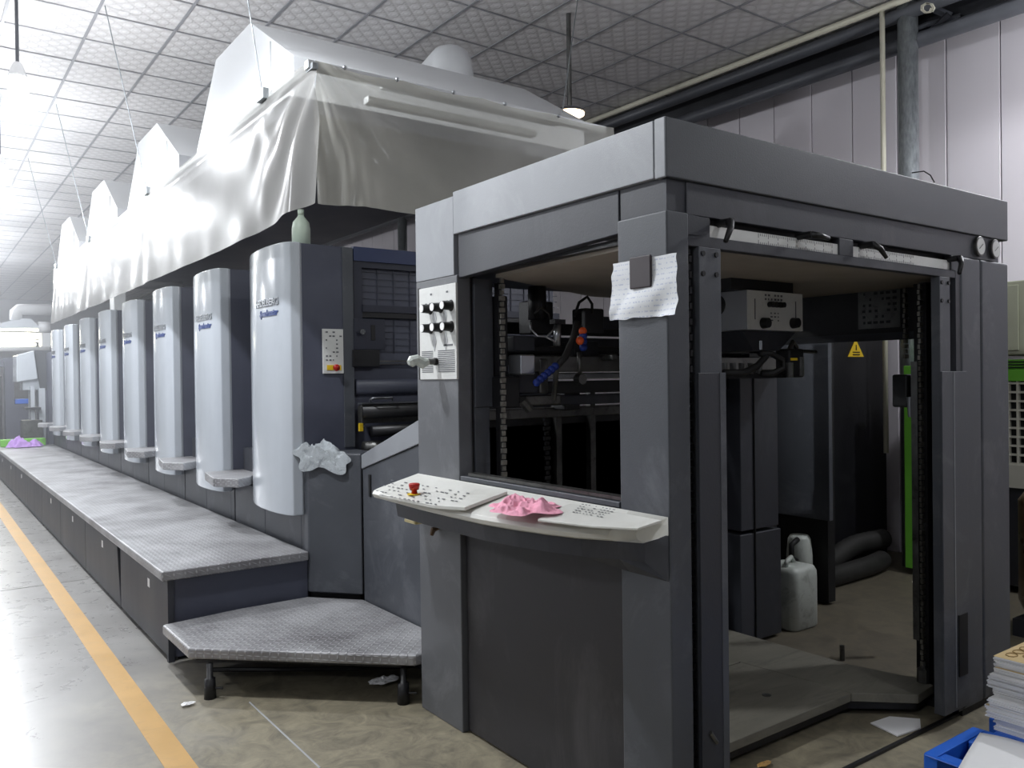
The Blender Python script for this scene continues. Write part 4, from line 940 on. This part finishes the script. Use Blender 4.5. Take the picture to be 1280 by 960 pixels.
MB().tube([(5.28, 2.1, .86), (5.24, 2.12, .92), (5.32, 2.0, .93), (5.42, 1.9, .87)], .012, 6).build('strap', 'black', t)
# blue pallet with paper stack
t = thing('plastic_pallet', 'bright blue plastic pallet on the floor at the right front', 'pallet', (3.6, 1.2, 0))
px0, px1, py0, py1, pz = 2.99, 4.2, .5, 1.575, .15
mb = MB()
# top deck with hand holes, built as strips around the openings
holes = [(3.05, 3.22, 1.42, 1.525)]
mb.box((px0, 1.525, .03), (3.37, py1, pz)); mb.box((px0, py0, .03), (3.05, 1.525, pz)); mb.box((3.22, 1.42, .03), (3.37, 1.525, pz)); mb.box((3.05, py0, .03), (3.37, 1.42, pz))
mb.box((3.37, py0, .03), (3.5, 1.50, pz)); mb.box((3.5, py0, .03), (px1, py1, pz)); mb.box((3.05, 1.42, .03), (3.22, 1.525, .07))
mb.build('deck', 'blue_plastic', t, bevel=.008)
for x in (3.05, 3.55, 4.05):
    for y in (.6, 1.05, 1.42): MB().box((x, y, 0), (x+.1, y+.1, .03)).build('foot', 'blue_plastic', t)
# stack: individual quires of sheets
M['sheet_edge'] = mat('stacked_sheet_edges', (250, 250, 252), .7, var=.12, scale=6, stretch=(1, 1, 90))
M['carton'] = mat('printed_carton_sheet', (222, 196, 142), .6, var=.05)
rnd = random.Random(3); z = pz; k = 0
hs = [.05, .045, .032, .028, .03, .026, .022, .02, .018]
offs = [(.055, 0), (.03, -.0), (.02, 0), (.07, .0), (.06, 0), (.045, 0), (.085, 0), (.09, 0), (.1, 0)]
plc = ['lowest', 'second', 'third', 'fourth', 'fifth', 'sixth', 'seventh', 'eighth', 'topmost']
for h, (ox, oy) in zip(hs, offs):
    dx = ox*.7
    x0, y1_ = 3.36+dx, 1.515+rnd.uniform(-.012, .02)
    t = thing('paper_bundle', 'bundle of white printed sheets on the blue pallet, %s of the stack' % plc[k], 'paper stack', (3.7, 1.2, z), 'bundles of sheets stacked on the blue pallet')
    nl = max(3, int(h/.006))
    mb = MB()
    for i in range(nl):
        j1 = rnd.uniform(-.006, .006); j2 = rnd.uniform(-.006, .006); za = z+h*i/nl; zb = z+h*(i+.82)/nl
        sh = .03*(1-(i/nl)) if k < 2 else 0
        mb.box((x0+j1+(0 if k else .03*(1-i/nl)*-1+.03), .8, za), (x0+.75+j1, y1_+j2, zb))
    mb.box((x0+.008, .81, z), (x0+.74, y1_-.008, z+h)); mb.build('sheets', 'sheet_edge', t)
    MB().box((x0, .8, z+h-.001), (x0+.75, y1_, z+h+.0005)).build('top_sheet', 'carton' if k in (8, 6, 1) else 'paper', t)
    z += h+.001; k += 1
ZT = z
mb = MB()
for i in range(10):
    for j in range(9):
        cx_, cy_ = 3.49+i*.06+(j % 2)*.03, 1.48-j*.05
        pts = [(cx_+.026*math.cos(a*PI/4), cy_+.02*math.sin(a*PI/4), ZT+.001) for a in range(9)]
        mb.tube(pts, .0022, 4)
mb.build('printed_pattern', mat('brown_gold_print', (168, 138, 86), .6), t)
o = MB().tube([(3.44, 1.20, .152), (3.375, 1.20, .19), (3.37, 1.2, .24), (3.39, 1.2, .255)], .004, 5).build('binding_string', 'print_light'); o['label'] = 'grey string hanging over the side of the lowest paper bundles'; o['category'] = 'string'
a, b, c, d = at(1225, 917, Z=.152), at(1196, 965, Z=.152), at(1330, 990, Z=.152), at(1300, 935, Z=.152)
mb = MB().grid(lambda u, v: (a.lerp(d, u)).lerp(b.lerp(c, u), v)+Vector((0, 0, .004+.004*math.sin(u*4+v*3))), 10, 10)
o = mb.build('paper_sheet', 'paper', smooth=True, solid=.0015); o['label'] = 'blank white sheet lying on the blue pallet in front of the stack'; o['category'] = 'paper'
pts = [at(1088, 905, Z=.003), at(1112, 897, Z=.003), at(1150, 900, Z=.003), at(1151, 911, Z=.003), at(1122, 921, Z=.003)]
o = MB().add([tuple(p) for p in pts]+[(p.x, p.y, .009) for p in pts], [(0, 1, 2, 3, 4), (9, 8, 7, 6, 5)]+[(i, (i+1) % 5, 5+(i+1) % 5, 5+i) for i in range(5)]).build('folded_paper', 'paper'); o['label'] = 'folded dirty white paper on the floor in front of the pile board tongue'; o['category'] = 'paper'
o = cloth(at(955, 958, Z=.001), .04, .015, .008, 15, n=12).build('orange_scrap', 'line'); o['label'] = 'small orange scrap on the floor at the bottom inside the delivery frame'; o['category'] = 'scrap'

# ================================================================== FAR END
t = thing('feeder_unit', 'white and grey feeder head at the far left end of the press', 'feeder', (1.8, 17, 0))
P = lambda px, py, Y=17: at(px, py, Y=Y)
a, b = P(20, 440), P(61, 488)
MB().prism([(P(20, 444).x, P(20, 444).z), (P(42, 438).x, P(42, 438).z), (P(47, 474).x, P(47, 474).z), (P(20, 478).x, P(20, 478).z)], 'y', 16.9, 17.6).build('head_cover', 'unit_panel', t, bevel=.02)
MB().prism([(P(43, 438).x, P(43, 438).z), (P(62, 438).x+.2, P(62, 438).z), (P(62, 489).x+.2, P(62, 489).z), (P(50, 489).x, P(50, 489).z)], 'y', 16.95, 17.6).build('head_side', 'front_grey', t)
MB().box((P(20, 0).x, 17.0, P(0, 488).z), (P(50, 0).x, 17.5, P(0, 474).z)).build('head_underside', 'unit_panel', t)
MB().box((P(47, 0).x, 16.8, 0), (P(62, 0).x+.3, 17.6, P(0, 489).z)).build('side_frame', 'slate', t)
MB().box((P(39, 0).x, 16.9, 0), (P(47, 0).x, 17.3, P(0, 486).z)).build('pillar', 'unit_panel', t)
MB().box((P(29, 0).x, 16.9, .5), (P(34, 0).x, 17.3, P(0, 484).z)).build('pillar', 'unit_panel', t)
MB().box((P(21, 0).x, 16.7, P(0, 513).z), (P(40, 0).x, 17.2, P(0, 510).z)).build('shelf_plate', 'dark_grey', t)
MB().box((P(17, 0).x, 16.75, .3), (P(42, 0).x, 17.1, P(0, 526).z)).build('steel_tank', 'steel', t, bevel=.01)
MB().box((1.95, 16.15, .3), (4.0, 17.5, 2.1)).build('feeder_body', 'slate', t)
c = Vector((1.40, 15.95, .515))
o = cloth(Vector((1.46, 15.62, .512)), .27, .2, .17, 4, n=30, rot=.2).build('rag', 'purple_cloth', smooth=True); o['label'] = 'lilac cloth heaped over green box at the far end of the walkway'; o['category'] = 'rag'
o = MB().box((1.15, 15.85, .512), (1.8, 16.04, .63)).build('green_box', 'green', bevel=.01); o['label'] = 'bright green box under the lilac cloth at the far walkway end'; o['category'] = 'box'
# inspection hood with light tubes
t = thing('light_hood', 'pale grey hood with rows of glowing tubes at the far left', 'hood', (1.2, 22, 2.8))
P = lambda px, py: at(px, py, Y=22)
MB().prism([(P(-30, 410).x, P(0, 412).z), (P(25, 398).x, P(0, 397.5).z), (P(38, 398).x, P(0, 397.5).z), (P(50, 410).x, P(0, 409).z)], 'y', 21.9, 24).build('hood_shell', 'unit_panel', t)
for j, (y, xr) in enumerate(((411.5, 48), (416, 45), (420, 45), (424, 45), (428, 44), (432, 43))):
    MB().box((P(-40, 0).x, 22.1+.2*j, P(0, y+1.3).z), (P(xr, 0).x, 22.14+.2*j, P(0, y-1.3).z)).build('light_tube', 'tube_glow', t)
MB().box((P(45, 0).x, 22.0, P(0, 433).z), (P(61, 0).x, 22.6, P(0, 415).z)).build('hood_end', 'hood', t)
MB().box((P(-60, 0).x, 23.2, P(0, 434).z), (P(45, 0).x, 23.25, P(0, 411).z)).build('reflector', 'hood', t)
MB().tube([P(20, 400), P(20, 390), P(24, 387), P(30, 387), P(66, 387)], .13, 12).build('exhaust_pipe', 'hood', t, smooth=True)
MB().tube([P(48, 409), P(62, 409)], .13, 12).build('exhaust_pipe', 'hood', t, smooth=True)
o = MB().cyl(P(-80, 436.5), P(62, 436.5), .06, n=10).build('cross_pipe', 'hood', smooth=True); o['label'] = 'pale horizontal pipe under the glowing tubes at the far left'; o['category'] = 'pipe'
# dark racks
t = thing('storage_rack', 'dark blue grey machine rack beyond the walkway at the far left edge', 'rack', (1.2, 20, 0))
P = lambda px, py: at(px, py, Y=20)
MB().box((P(-60, 0).x, 20.3, P(0, 458).z), (P(20, 0).x, 20.6, P(0, 447).z)).build('top_beam', 'slate', t)
for a, b in ((-60, -48), (-30, -24), (-2, 9)): MB().box((P(a, 0).x, 20, 0), (P(b, 0).x, 20.3, P(0, 450).z)).build('post', 'slate', t)
MB().box((P(-60, 0).x, 20.8, 0), (P(-2, 0).x, 20.9, P(0, 470).z)).build('back_panel', 'dark_grey', t)
o = MB().box((P(9, 0).x, 20, 0), (P(30, 0).x, 20.6, P(0, 506).z)).build('low_cabinet', 'slate'); o['label'] = 'low dark cabinet beside the rack at the far left carrying blue crate'; o['category'] = 'cabinet'
o = MB().box((P(10, 0).x, 20.05, P(0, 505.5).z), (P(29, 0).x, 20.5, P(0, 499.5).z)).build('crate', 'blue_plastic', bevel=.01); o['label'] = 'small blue crate on the low dark cabinet at the far left'; o['category'] = 'crate'
